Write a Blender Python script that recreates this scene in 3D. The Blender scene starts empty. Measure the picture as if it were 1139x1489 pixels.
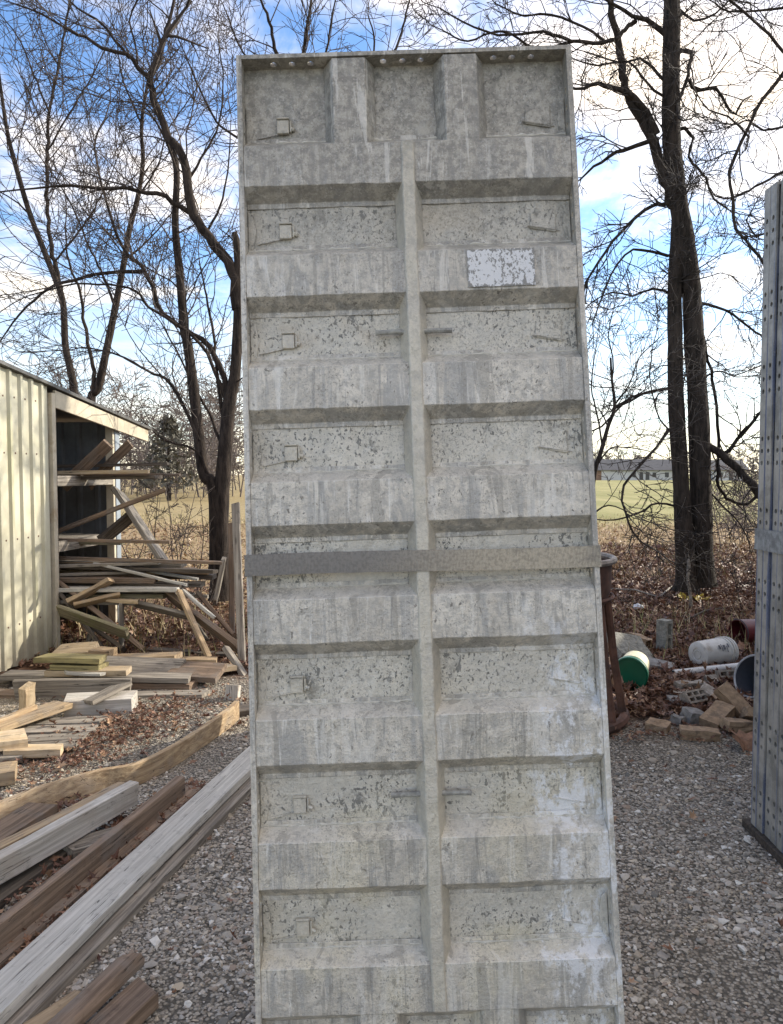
import bpy, bmesh, math, random
import numpy as np
from mathutils import Vector, Matrix
random.seed(7)
rng = np.random.default_rng(7)
R = math.radians
SC = bpy.context.scene
COL = SC.collection

# ------------------------------------------------------------------ camera
CAM_H, PITCH, FPX, CX, CY = 1.58, R(2.8), 1127.0, 569.5, 744.5
cam_d = bpy.data.cameras.new('camera')
cam = bpy.data.objects.new('camera', cam_d)
COL.objects.link(cam)
cam.location = (0, 0, CAM_H)
cam.rotation_euler = (R(90) - PITCH, 0, 0)
cam_d.sensor_fit = 'VERTICAL'
cam_d.sensor_height = 24
cam_d.lens = 24 * FPX / 1489
cam_d.clip_start = 0.05
cam_d.clip_end = 3000
SC.camera = cam

# ------------------------------------------------------------------ sun, sky, exposure
SUN_AZ = Vector((0.90, 0.43)).normalized()       # horizontal direction towards the sun
SUN_EL = R(25)
SUN_STRENGTH, SKY_STRENGTH = 2.6, 0.15
EXPOSURE = 1.3
sun_dir = Vector((SUN_AZ.x * math.cos(SUN_EL), SUN_AZ.y * math.cos(SUN_EL), math.sin(SUN_EL)))
sl = bpy.data.lights.new('sun', 'SUN')
sl.energy = SUN_STRENGTH
sl.angle = R(0.5)
sl.color = (1.0, 0.93, 0.80)
so = bpy.data.objects.new('sun', sl)
COL.objects.link(so)
so.rotation_euler = sun_dir.to_track_quat('Z', 'Y').to_euler()
so.location = (20, 10, 20)

SC.view_settings.view_transform = 'Standard'
SC.view_settings.look = 'None'
SC.view_settings.gamma = 1
SC.view_settings.use_curve_mapping = False
SC.view_settings.exposure = EXPOSURE


class NT:
    """short node-tree writer"""
    def __init__(s, tree):
        s.t = tree
        s.n = tree.nodes
        s.l = tree.links

    def node(s, typ, **kw):
        nd = s.n.new(typ)
        for k, v in kw.items():
            setattr(nd, k, v)
        return nd

    def put(s, sock, v):
        if v is None:
            return
        if hasattr(v, 'links'):
            s.l.new(v, sock)
        else:
            if sock.type == 'RGBA' and len(v) == 3:
                v = (*v, 1)
            sock.default_value = v

    def math(s, op, a, b=None, c=None, clamp=False):
        nd = s.node('ShaderNodeMath', operation=op, use_clamp=clamp)
        s.put(nd.inputs[0], a)
        s.put(nd.inputs[1], b)
        s.put(nd.inputs[2], c)
        return nd.outputs[0]

    def vmath(s, op, a, b=None):
        nd = s.node('ShaderNodeVectorMath', operation=op)
        s.put(nd.inputs[0], a)
        s.put(nd.inputs[1], b)
        return nd.outputs[0]

    def noise(s, vec, scale, detail=4, rough=.55, dist=0.0, col=False):
        nd = s.node('ShaderNodeTexNoise')
        s.put(nd.inputs['Vector'], vec)
        nd.inputs['Scale'].default_value = scale
        nd.inputs['Detail'].default_value = detail
        nd.inputs['Roughness'].default_value = rough
        nd.inputs['Distortion'].default_value = dist
        return nd.outputs['Color' if col else 'Fac']

    def voro(s, vec, scale, out='Distance', feature='F1', rand=1.0):
        nd = s.node('ShaderNodeTexVoronoi', feature=feature)
        s.put(nd.inputs['Vector'], vec)
        nd.inputs['Scale'].default_value = scale
        nd.inputs['Randomness'].default_value = rand
        return nd.outputs[out]

    def step(s, v, lo, hi, a=0.0, b=1.0):
        nd = s.node('ShaderNodeMapRange', interpolation_type='SMOOTHSTEP')
        s.put(nd.inputs['Value'], v)
        nd.inputs['From Min'].default_value = lo
        nd.inputs['From Max'].default_value = hi
        nd.inputs['To Min'].default_value = a
        nd.inputs['To Max'].default_value = b
        return nd.outputs['Result']

    def mix(s, f, a, b, blend='MIX'):
        nd = s.node('ShaderNodeMix', data_type='RGBA', blend_type=blend)
        s.put(nd.inputs[0], f)
        s.put(nd.inputs[6], a)
        s.put(nd.inputs[7], b)
        return nd.outputs[2]

    def scale(s, vec, sx, sy, sz, loc=(0, 0, 0)):
        nd = s.node('ShaderNodeMapping')
        s.put(nd.inputs['Vector'], vec)
        nd.inputs['Scale'].default_value = (sx, sy, sz)
        nd.inputs['Location'].default_value = loc
        return nd.outputs[0]

    def sep(s, v):
        nd = s.node('ShaderNodeSeparateXYZ')
        s.put(nd.inputs[0], v)
        return nd.outputs

    def ramp(s, f, stops):
        nd = s.node('ShaderNodeValToRGB')
        s.put(nd.inputs[0], f)
        e = nd.color_ramp.elements
        while len(e) < len(stops):
            e.new(.5)
        for k, (p, c) in zip(e, stops):
            k.position = p
            k.color = (*c, 1)
        return nd.outputs[0]


world = bpy.data.worlds.new('World')
SC.world = world
world.use_nodes = True
w = NT(world.node_tree)
w.n.clear()
sky = w.node('ShaderNodeTexSky', sky_type='NISHITA')
sky.sun_disc = False
sky.sun_elevation = SUN_EL
sky.sun_rotation = math.atan2(SUN_AZ.x, SUN_AZ.y)
sky.altitude = 150
sky.air_density = 1.0
sky.dust_density = 0.6
sky.ozone_density = 2.0
tc = w.node('ShaderNodeTexCoord')
dxyz = w.sep(tc.outputs['Generated'])
zc = w.math('MAXIMUM', dxyz[2], 0.0)
den = w.math('ADD', zc, 0.10)
cmb = w.node('ShaderNodeCombineXYZ')
w.put(cmb.inputs[0], w.math('DIVIDE', dxyz[0], den))
w.put(cmb.inputs[1], w.math('DIVIDE', dxyz[1], den))
cmb.inputs[2].default_value = 0.37
cp = cmb.outputs[0]
big = w.noise(w.scale(cp, 1.15, 1.5, 1, (4.4, 15.9, 0)), 1.0, 3, .5)
wisp = w.noise(w.scale(cp, 2.2, 1.4, 1, (1.3, 12.4, 0)), 1.5, 7, .64, .6)
dap = w.noise(w.scale(cp, 1, 1.3, 1, (7.7, 2.4, 0)), 6.5, 4, .55, .3)
cov = w.math('ADD', w.math('MULTIPLY', big, .9), w.math('MULTIPLY', wisp, .65))
cov = w.math('ADD', cov, w.math('MULTIPLY', dap, .34))
sdot = w.math('ADD', w.math('MULTIPLY', dxyz[0], sun_dir.x), w.math('MULTIPLY', dxyz[1], sun_dir.y))
cov = w.math('ADD', cov, w.math('MULTIPLY', sdot, .04))          # veil thickens towards the sun
cfac = w.step(cov, .81, 1.25)
hz = w.step(zc, .30, -.02, 0, .75)              # thin cloud and haze thicken towards the horizon
cfac = w.math('MAXIMUM', w.math('MULTIPLY', cfac, .86), w.math('MULTIPLY', hz, w.step(cov, .70, 1.05, .45, 1.0)))
blue = w.mix(1.0, sky.outputs[0], (.58, .70, .83), 'MULTIPLY')
ccol = w.mix(w.step(zc, .1, .6), (5.5, 4.6, 3.3), (7.3, 6.1, 4.68))
skyc = w.mix(cfac, blue, ccol)
bg = w.node('ShaderNodeBackground')
w.put(bg.inputs[0], skyc)
bg.inputs[1].default_value = SKY_STRENGTH
wo = w.node('ShaderNodeOutputWorld')
w.l.new(bg.outputs[0], wo.inputs[0])

# ------------------------------------------------------------------ helpers
_cp, _sp = math.cos(PITCH), math.sin(PITCH)


def ray(x, y):
    u, v = (x - CX) / FPX, (CY - y) / FPX
    return Vector((u, _cp + v * _sp, -_sp + v * _cp))


def at(x, y, D):
    """photograph position (1139 x 1489) at the distance D in front of the camera"""
    d = ray(x, y)
    d *= D / d.y
    return Vector((d.x, d.y, CAM_H + d.z))


def g(x, y, z=0.0):
    """photograph position on the level plane at height z"""
    d = ray(x, y)
    d *= (z - CAM_H) / d.z
    return Vector((d.x, d.y, z))


def link(name, me, mat=None, parent=None, mw=None):
    o = bpy.data.objects.new(name, me)
    COL.objects.link(o)
    if mat is not None and not me.materials:
        me.materials.append(mat)
    if parent is not None:
        o.parent = parent
    if mw is not None:
        o.matrix_world = mw
    return o


def empty(name, loc, rz=0.0, mw=None):
    o = bpy.data.objects.new(name, None)
    COL.objects.link(o)
    o.empty_display_size = .1
    if mw is not None:
        o.matrix_world = mw
    else:
        o.location = loc
        o.rotation_euler = (0, 0, rz)
    return o


def tag(o, label=None, cat=None, group=None, kind=None):
    if label:
        o['label'] = label
    if cat:
        o['category'] = cat
    if group:
        o['group'] = group
    if kind:
        o['kind'] = kind
    return o


def mesh_np(name, V, F, smooth=False):
    """V (n,3), F (m,k) all faces with k corners"""
    V = np.asarray(V, dtype=np.float32)
    F = np.asarray(F, dtype=np.int32)
    me = bpy.data.meshes.new(name)
    me.vertices.add(len(V))
    me.vertices.foreach_set('co', V.ravel())
    k = F.shape[1]
    me.loops.add(F.size)
    me.loops.foreach_set('vertex_index', F.ravel())
    me.polygons.add(len(F))
    me.polygons.foreach_set('loop_start', np.arange(0, F.size, k, dtype=np.int32))
    me.polygons.foreach_set('loop_total', np.full(len(F), k, dtype=np.int32))
    me.update(calc_edges=True)
    me.polygons.foreach_set('use_smooth', np.full(len(F), bool(smooth)))
    return me


class MB:
    """collects shapes into one mesh"""
    def __init__(s):
        s.b = bmesh.new()

    def box(s, x0, x1, y0, y1, z0, z1, m=None):
        vs = [s.b.verts.new((x, y, z)) for x in (x0, x1) for y in (y0, y1) for z in (z0, z1)]
        if m is not None:
            for v in vs:
                v.co = m @ v.co
        for f in ((0, 1, 3, 2), (4, 6, 7, 5), (0, 4, 5, 1), (2, 3, 7, 6), (0, 2, 6, 4), (1, 5, 7, 3)):
            s.b.faces.new([vs[i] for i in f])
        return s

    def sweep(s, prof, pts_fn, n, caps=True):
        """prof: closed 2-D loop; pts_fn(i, (a,b)) -> 3-D"""
        rows = [[s.b.verts.new(pts_fn(i, p)) for p in prof] for i in range(n)]
        k = len(prof)
        for i in range(n - 1):
            for j in range(k):
                s.b.faces.new((rows[i][j], rows[i][(j + 1) % k], rows[i + 1][(j + 1) % k], rows[i + 1][j]))
        if caps:
            s.b.faces.new(rows[0][::-1])
            s.b.faces.new(rows[-1])
        return s

    def tube(s, pts, rad, sides=8, closed=False):
        pts = [Vector(p) for p in pts]
        n = len(pts)
        if not hasattr(rad, '__len__'):
            rad = [rad] * n
        rows = []
        ref = None
        for i, p in enumerate(pts):
            a = pts[(i - 1) % n] if (i or closed) else p
            b = pts[(i + 1) % n] if (i < n - 1 or closed) else p
            d = (b - a).normalized()
            if ref is None:
                ref = Vector((0, 0, 1)) if abs(d.z) < .9 else Vector((1, 0, 0))
            u = d.cross(ref).normalized()
            v = u.cross(d)
            ref = v
            rows.append([s.b.verts.new(p + (u * math.cos(2 * math.pi * k / sides) + v * math.sin(2 * math.pi * k / sides)) * rad[i]) for k in range(sides)])
        m = n if closed else n - 1
        for i in range(m):
            A, B = rows[i], rows[(i + 1) % n]
            for k in range(sides):
                s.b.faces.new((A[k], A[(k + 1) % sides], B[(k + 1) % sides], B[k]))
        if not closed:
            s.b.faces.new(rows[0][::-1])
            s.b.faces.new(rows[-1])
        return s

    def lathe(s, prof, sides=32, m=None):
        """prof: list of (r, z), open profile turned about z"""
        rows = []
        for r, z in prof:
            rows.append([s.b.verts.new((r * math.cos(2 * math.pi * k / sides), r * math.sin(2 * math.pi * k / sides), z)) for k in range(sides)])
        for A, B in zip(rows, rows[1:]):
            for k in range(sides):
                s.b.faces.new((A[k], A[(k + 1) % sides], B[(k + 1) % sides], B[k]))
        if prof[0][0] > 1e-5:
            pass
        if m is not None:
            for row in rows:
                for v in row:
                    v.co = m @ v.co
        return s

    def done(s, name, mat, parent=None, mw=None, bevel=0, smooth=False, seg=1):
        bmesh.ops.remove_doubles(s.b, verts=s.b.verts, dist=1e-6)
        bmesh.ops.recalc_face_normals(s.b, faces=s.b.faces)
        if bevel:
            es = [e for e in s.b.edges if len(e.link_faces) == 2 and e.calc_face_angle(0) > .5]
            bmesh.ops.bevel(s.b, geom=es, offset=bevel, segments=seg, affect='EDGES', profile=.5, clamp_overlap=True)
        me = bpy.data.meshes.new(name)
        s.b.to_mesh(me)
        s.b.free()
        if smooth:
            me.polygons.foreach_set('use_smooth', [True] * len(me.polygons))
            try:
                me.set_sharp_from_angle(angle=R(40))
            except Exception:
                pass
        return link(name, me, mat, parent, mw)


def copy_tree(o, parent=None):
    c = o.copy()
    COL.objects.link(c)
    c.parent = parent
    for ch in o.children:
        copy_tree(ch, c)
    return c


# ------------------------------------------------------------------ materials
def material(name):
    m = bpy.data.materials.new(name)
    m.use_nodes = True
    n = NT(m.node_tree)
    bs = m.node_tree.nodes['Principled BSDF']
    return m, n, bs


def bump(n, bs, h, strength=.5, dist=.01):
    nd = n.node('ShaderNodeBump')
    nd.inputs['Strength'].default_value = strength
    nd.inputs['Distance'].default_value = dist
    n.put(nd.inputs['Height'], h)
    n.l.new(nd.outputs[0], bs.inputs['Normal'])


def objco(n, ref=None):
    t = n.node('ShaderNodeTexCoord')
    if ref is not None:
        t.object = ref
    return t.outputs['Object']


def rand_off(n, vec, k=37.0):
    oi = n.node('ShaderNodeObjectInfo')
    r = oi.outputs['Random']
    c = n.node('ShaderNodeCombineXYZ')
    for i, s in enumerate((k, k * .61, k * 1.7)):
        n.put(c.inputs[i], n.math('MULTIPLY', r, s))
    return n.vmath('ADD', vec, c.outputs[0]), r


_wood = {}


def wood(base, dark, key, stain=None, grain=1.0, rough=.85):
    if key in _wood:
        return _wood[key]
    m, n, bs = material('wood ' + key)
    v, r = rand_off(n, objco(n))
    fine = n.noise(n.scale(v, 2.2, 55, 55), 1.0, 5, .65, .3)
    mid = n.noise(n.scale(v, 1.1, 16, 16), 1.0, 4, .6, .8)
    blot = n.noise(v, 5.0, 4, .6)
    knot = n.voro(n.scale(v, 2.4, 9, 9), 1.0)
    c = n.mix(n.step(fine, .35, .68), dark, base)
    c = n.mix(n.math('MULTIPLY', n.step(mid, .56, .70), .5 * grain), c, dark)
    c = n.mix(n.math('MULTIPLY', n.step(knot, .11, .04), .7), c, tuple(.45 * x for x in dark))
    if stain:
        c = n.mix(n.step(blot, .45, .66, 0, .85), c, stain)
    hv = n.node('ShaderNodeHueSaturation')
    n.put(hv.inputs['Color'], c)
    n.put(hv.inputs['Value'], n.math('ADD', n.math('MULTIPLY', r, .35), .82))
    crk = n.noise(n.scale(v, .8, 26, 26, (3, 1, 2)), 1.0, 3, .5, 1.0)
    crf = n.math('MULTIPLY', n.step(n.math('ABSOLUTE', n.math('SUBTRACT', crk, .5)), .012, .003), n.step(blot, .44, .56))
    dirt = n.noise(v, 22, 4, .7)
    c = n.mix(n.step(dirt, .56, .75, 0, .45), hv.outputs[0], tuple(.4 * x for x in dark))
    c = n.mix(n.math('MULTIPLY', crf, .85), c, tuple(.22 * x for x in dark))
    n.put(bs.inputs['Base Color'], c)
    bs.inputs['Roughness'].default_value = rough
    bump(n, bs, n.math('SUBTRACT', n.math('ADD', fine, n.math('MULTIPLY', mid, .6)), crf), .6, .004)
    _wood[key] = m
    return m


W_GREY = wood((.37, .325, .265), (.165, .14, .112), 'grey')
W_PALEGREY = wood((.56, .53, .465), (.36, .335, .29), 'palegrey', (.44, .415, .365), .7)
W_TAN = wood((.50, .37, .22), (.27, .18, .10), 'tan', (.33, .26, .185))
W_FRESH = wood((.63, .50, .33), (.42, .30, .17), 'fresh', (.48, .38, .26))
W_BROWN = wood((.27, .19, .13), (.12, .08, .052), 'brown', (.19, .155, .125))
W_DARK = wood((.15, .12, .09), (.06, .047, .037), 'dark')
W_GREEN = wood((.40, .34, .15), (.20, .165, .075), 'green', (.27, .235, .12))
W_MOSS = wood((.29, .25, .165), (.13, .11, .07), 'moss', (.20, .20, .09))
W_WHITE = wood((.60, .56, .50), (.38, .35, .30), 'whitewash', (.42, .37, .31))


def plain(name, col, rough=.6, metal=0.0, var=.25, scale=14, bmp=.15, dirt=None, dirt_lo=.52):
    m, n, bs = material(name)
    v, r = rand_off(n, objco(n))
    a = n.noise(v, scale, 5, .6)
    c = n.mix(n.step(a, .3, .7), tuple(x * (1 - var) for x in col), tuple(min(1, x * (1 + var)) for x in col))
    if dirt:
        b = n.noise(v, scale * .45, 6, .7)
        c = n.mix(n.step(b, dirt_lo, dirt_lo + .13, 0, .85), c, dirt)
    n.put(bs.inputs['Base Color'], c)
    bs.inputs['Roughness'].default_value = rough
    bs.inputs['Metallic'].default_value = metal
    if bmp:
        bump(n, bs, a, bmp, .01)
    return m


M_RUST = plain('rusty steel', (.13, .062, .040), .8, 0, .4, 9, .3, (.055, .032, .024))
M_RUSTRIM = plain('worn rusty steel', (.30, .255, .21), .6, .3, .4, 12, .3, (.14, .065, .04))
M_BRICK = plain('tan brick', (.34, .235, .145), .9, 0, .25, 30, .5, (.17, .125, .085))
M_BRICKPALE = plain('pale brick', (.36, .31, .25), .9, 0, .25, 30, .5, (.2, .165, .13))
M_CONC = plain('cinder block', (.26, .25, .21), .95, 0, .3, 40, .6, (.14, .13, .105))
M_STONE = plain('grey stone', (.27, .255, .235), .9, 0, .3, 15, .6, (.16, .145, .12))
M_GREENPL = plain('green plastic', (.0, .115, .060), .42, 0, .12, 6, .04, (.015, .10, .06))
M_CREAMPL = plain('cream plastic', (.66, .61, .42), .5, 0, .1, 6, .04, (.42, .38, .27))
M_WHITEPL = plain('scuffed white plastic', (.62, .60, .55), .5, 0, .1, 8, .05, (.34, .29, .23), .49)
M_REDPL = plain('dark red plastic', (.10, .013, .018), .4, 0, .25, 8, .04)
M_BLACKPL = plain('black plastic', (.03, .032, .038), .5, 0, .3, 8, .05)
M_TUBPL = plain('dark grey plastic', (.065, .07, .083), .5, 0, .25, 8, .05, (.12, .11, .1))
M_RIMPL = plain('pale rim plastic', (.42, .42, .42), .5, 0, .2, 10, .05)
M_PVC = plain('white pipe', (.66, .64, .60), .4, 0, .1, 8, .03, (.42, .36, .29))
M_INK = plain('printed ink', (.10, .10, .11), .6, 0, .3, 20, 0)
M_YELLOW = plain('yellow scrap', (.42, .30, .03), .6, 0, .3, 12, .3, (.20, .14, .04))
M_RAG = plain('white foam', (.70, .70, .70), .8, 0, .15, 12, .4)
M_SKID = plain('dark skid steel', (.075, .060, .050), .75, 0, .4, 12, .3, (.10, .06, .04))
M_GALV = plain('weathered galvanised post', (.33, .37, .41), .5, .35, .15, 6, .05, (.22, .24, .27))
M_ROOFEDGE = plain('roof metal', (.10, .095, .09), .55, .3, .3, 8, .1)
M_BORE_SHADE = plain('painted bore shade', (.03, .03, .032), .8, 0, .2, 8, 0)  # near-black colour painted for the shade inside the pipe end
M_CONTAINER = plain('weathered container paint', (.40, .42, .42), .6, 0, .15, 3, .1, (.25, .2, .16), .6)


def island_mat(name, cols, rough=.85, bmp=0, two_sided_var=0.3):
    m, n, bs = material(name)
    gi = n.node('ShaderNodeNewGeometry')
    r = gi.outputs['Random Per Island']
    c = n.ramp(r, [((i + .5) / len(cols), k) for i, k in enumerate(cols)])
    v = objco(n)
    a = n.noise(v, 60, 3, .6)
    hs = n.node('ShaderNodeHueSaturation')
    n.put(hs.inputs['Color'], c)
    n.put(hs.inputs['Value'], n.math('ADD', n.math('MULTIPLY', a, two_sided_var * 2), 1 - two_sided_var))
    n.put(bs.inputs['Base Color'], hs.outputs[0])
    bs.inputs['Roughness'].default_value = rough
    return m


M_GRAVEL = island_mat('gravel stones', [(.17, .155, .13), (.45, .395, .32), (.30, .265, .22), (.37, .33, .28), (.52, .47, .40), (.28, .21, .155), (.42, .36, .285),
                                        (.32, .295, .26), (.47, .385, .275), (.66, .62, .55)], .85)
M_LEAF = island_mat('dry leaves', [(.11, .046, .026), (.20, .095, .05), (.075, .034, .022), (.30, .17, .095), (.15, .066, .036), (.42, .27, .16), (.17, .085, .048),
                                   (.09, .042, .028), (.25, .125, .07), (.125, .055, .03)], .55)
M_LEAFTAN = island_mat('tan field leaves', [(.34, .22, .12), (.24, .14, .075), (.46, .32, .19), (.30, .19, .10), (.19, .10, .055), (.52, .39, .25)], .5)  # paler tan leaf tones for the field
M_STRAW = island_mat('straw grass', [(.44, .34, .19), (.36, .28, .14), (.52, .42, .25), (.28, .22, .10), (.30, .29, .10)], .8)


def bark(name, a, b, sc=22):
    m, n, bs = material(name)
    v = objco(n)
    f = n.noise(n.scale(v, 1, 1, .22), sc, 6, .65, .3)
    k = n.noise(v, 2.2, 3, .5)
    c = n.mix(n.step(f, .36, .64), b, a)
    c = n.mix(n.step(k, .5, .7, 0, .35), c, tuple(x * 1.5 for x in a))
    n.put(bs.inputs['Base Color'], c)
    bs.inputs['Roughness'].default_value = .95
    bs.inputs['Specular IOR Level'].default_value = .2
    bump(n, bs, f, 1.0, .03)
    return m


M_BARK = bark('dark bark', (.060, .047, .038), (.022, .018, .014))
M_BARKL = bark('brown bark', (.062, .047, .037), (.022, .017, .014))
M_TWIG = plain('dark twigs', (.040, .032, .027), .9, 0, .3, 3, 0)
M_TWIGL = plain('reddish twigs', (.058, .043, .035), .9, 0, .35, 3, 0)
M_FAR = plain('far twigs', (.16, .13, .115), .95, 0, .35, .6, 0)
M_PINE = plain('evergreen needles', (.10, .092, .072), .9, 0, .4, 2, 0)

# ------------------------------------------------------------------ ground
def ground():
    m, n, bs = material('ground')
    v = objco(n)
    x, y, z = n.sep(v)
    wob = n.math('MULTIPLY', n.math('SUBTRACT', n.noise(v, .9, 5, .6), .5), 1.8)
    yy = n.math('ADD', y, wob)
    # gravel: fine stones between the modelled ones
    st = n.voro(v, 85, 'Color')
    stf = n.voro(v, 85, 'Distance')
    sg = n.sep(st)[0]
    gcol = n.ramp(sg, [(.0, (.13, .115, .09)), (.35, (.30, .26, .205)), (.7, (.38, .335, .27)), (1, (.52, .47, .39))])
    gcol = n.mix(n.step(stf, .35, .75), gcol, (.10, .09, .075))
    gcol = n.mix(n.step(n.noise(v, 1.6, 4, .6), .5, .7, 0, .35), gcol, (.29, .235, .17))
    # leaf covered soil
    lv = n.voro(v, 21, 'Color')
    ls = n.sep(lv)[0]
    lcol = n.ramp(ls, [(0, (.035, .02, .014)), (.3, (.085, .042, .026)), (.6, (.13, .07, .042)), (.85, (.06, .034, .022)), (1, (.22, .13, .08))])
    # tan leaf strewn grass
    tn = n.noise(v, 5, 6, .7)
    tv = n.sep(n.voro(v, 12, 'Color'))[1]
    tcol = n.ramp(tv, [(0, (.20, .125, .065)), (.4, (.36, .25, .135)), (.7, (.27, .17, .09)), (1, (.46, .34, .20))])
    tcol = n.mix(n.step(tn, .42, .62, 0, .6), tcol, (.40, .30, .16))
    # green field
    gn = n.noise(n.scale(v, .35, .06, 1), 1, 6, .65)
    gf = n.noise(v, 3, 5, .7)
    fcol = n.mix(n.step(gn, .35, .65), (.26, .245, .09), (.40, .35, .16))
    fcol = n.mix(n.step(gf, .45, .7, 0, .5), fcol, (.22, .22, .08))
    a = n.step(yy, 4.7, 5.15)
    left = n.step(x, -.6, -1.2)
    a = n.mix(left, a, n.step(yy, 5.7, 6.3))
    c = n.mix(a, gcol, lcol)
    lim_r = n.step(yy, 10.0, 17)
    c = n.mix(n.mix(n.step(x, 0, -2), lim_r, n.step(yy, 8.3, 10)), c, tcol)
    xr = n.step(n.math('ADD', x, n.math('MULTIPLY', wob, 4)), -1, 4)
    c = n.mix(n.math('MULTIPLY', n.step(n.math('ADD', yy, n.math('MULTIPLY', wob, 2.5)), 21, 29), n.mix(xr, (.35, .35, .35), (1, 1, 1))), c, fcol)
    n.put(bs.inputs['Base Color'], c)
    bs.inputs['Roughness'].default_value = .95
    bs.inputs['Specular IOR Level'].default_value = .2
    h = n.math('ADD', n.math('MULTIPLY', n.math('SUBTRACT', 1.0, stf), n.math('SUBTRACT', 1.0, a)), n.math('MULTIPLY', ls, a))
    bump(n, bs, h, .8, .012)
    xs = np.concatenate([[-900, -300, -100, -40, -20], np.linspace(-10, 10, 41), [20, 40, 100, 300, 900]])
    ys = np.concatenate([[-100, -30, -10], np.linspace(-2, 30, 65), [45, 80, 150, 300, 600, 1500]])
    X, Y = np.meshgrid(xs, ys, indexing='ij')
    Z = .025 * np.sin(X * .9 + 1) * np.sin(Y * .7) * np.clip((Y - 6) / 4, 0, 1) * np.clip((40 - Y) / 10, 0, 1)
    V = np.stack([X, Y, Z], -1).reshape(-1, 3)
    nx, ny = len(xs), len(ys)
    i = np.arange(nx * ny).reshape(nx, ny)
    F = np.stack([i[:-1, :-1], i[1:, :-1], i[1:, 1:], i[:-1, 1:]], -1).reshape(-1, 4)
    o = link('ground', mesh_np('ground', V, F), m)
    tag(o, kind='structure')


ground()


def scatter_gravel():
    bm = bmesh.new()
    bmesh.ops.create_icosphere(bm, subdivisions=1, radius=1)
    bv = np.array([v.co[:] for v in bm.verts])
    bf = np.array([[v.index for v in f.verts] for f in bm.faces])
    bm.free()
    pts = []
    def area(n, x0, x1, y0, y1):
        return np.stack([rng.uniform(x0, x1, n), rng.uniform(y0, y1, n)], -1)
    P = np.concatenate([area(30000, -1.5, 2.0, 1.4, 2.7), area(34000, -2.3, 2.6, 2.5, 4.0), area(13000, -3.0, 3.2, 3.9, 5.3), area(2500, -2.8, -.4, 5.0, 6.6)])
    # thin out towards the leaf edge
    e = np.where(P[:, 0] < -.6, 6.0, 4.85) + .35 * np.sin(P[:, 0] * 3.1) + .2 * np.sin(P[:, 0] * 7.7)
    P = P[rng.uniform(-.5, .3, len(P)) + P[:, 1] < e]
    bare = np.sin(P[:, 0] * 2.3 + 1.1 * np.sin(P[:, 1] * 1.9)) * np.sin(P[:, 1] * 2.9 + P[:, 0] * 1.3) + .5 * np.sin(P[:, 0] * 7.1 + P[:, 1] * 5.3)
    P = P[rng.uniform(-.2, 1.5, len(P)) > bare]
    n = len(P)
    s = np.exp(rng.normal(math.log(.0052), .42, n)).clip(.0025, .019)
    sc = s[:, None] * rng.uniform(.6, 1.5, (n, 3))
    sc[:, 2] *= .55
    a = rng.uniform(0, 6.28, n)
    jit = bv[None] * (1 + rng.normal(0, .10, (n, len(bv), 1))) + rng.normal(0, .24, (n, len(bv), 3))
    L = jit * sc[:, None]
    ca, sa = np.cos(a)[:, None], np.sin(a)[:, None]
    X = L[..., 0] * ca - L[..., 1] * sa + P[:, None, 0]
    Y = L[..., 0] * sa + L[..., 1] * ca + P[:, None, 1]
    Z = L[..., 2] + (sc[:, 2] * rng.uniform(.05, .75, n))[:, None]
    V = np.stack([X, Y, Z], -1).reshape(-1, 3)
    F = (bf[None] + (np.arange(n) * len(bv))[:, None, None]).reshape(-1, 3)
    tag(link('gravel', mesh_np('gravel', V, F), M_GRAVEL), kind='stuff')


scatter_gravel()


def leaf_cloud(name, P, size, mat, zmax=.05, kind='stuff'):
    """curled lobed leaves"""
    n = len(P)
    # outline: stem, two side lobes, tip, with a midrib
    half = [(-.5, .0, .0), (-.24, .07, .02), (-.22, .36, .12), (-.02, .17, .03), (.16, .40, .16), (.22, .15, .04), (.60, .0, .10)]
    base = np.array([(.02, 0, -.02)] + half + [(x, -y, z) for x, y, z in half[-2:0:-1]])
    k = len(base)
    F = np.array([[0, i, i % (k - 1) + 1] for i in range(1, k)])
    s = size * np.exp(rng.normal(0, .3, n))
    curl = rng.uniform(-.6, 2.2, (n, 1))
    L = np.repeat(base[None], n, 0)
    L[..., 2] *= curl
    L += rng.normal(0, .05, L.shape)
    L[..., 1] *= rng.uniform(.55, 1.1, (n, 1))
    L *= s[:, None, None]
    az, t1, t2 = rng.uniform(0, 6.28, n), rng.normal(0, .38, n), rng.normal(0, .38, n)
    def rot(L, i, j, a):
        c, q = np.cos(a)[:, None], np.sin(a)[:, None]
        A, B = L[..., i] * c - L[..., j] * q, L[..., i] * q + L[..., j] * c
        L[..., i], L[..., j] = A, B
    rot(L, 1, 2, t1)
    rot(L, 0, 2, t2)
    rot(L, 0, 1, az)
    lo = L[..., 2].min(1)
    L[..., 0] += P[:, None, 0]
    L[..., 1] += P[:, None, 1]
    L[..., 2] += (P[:, 2] - lo + .002 + rng.uniform(0, zmax, n) ** 1)[:, None]
    V = L.reshape(-1, 3)
    FF = (F[None] + (np.arange(n) * k)[:, None, None]).reshape(-1, 3)
    return tag(link(name, mesh_np(name, V, FF), mat), kind=kind)


def wedge(n, y0, y1, a0, a1, power=1.0):
    y = y0 + (y1 - y0) * rng.uniform(0, 1, n) ** power
    x = y * rng.uniform(a0, a1, n)
    return np.stack([x, y, np.zeros(n)], -1)


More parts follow.
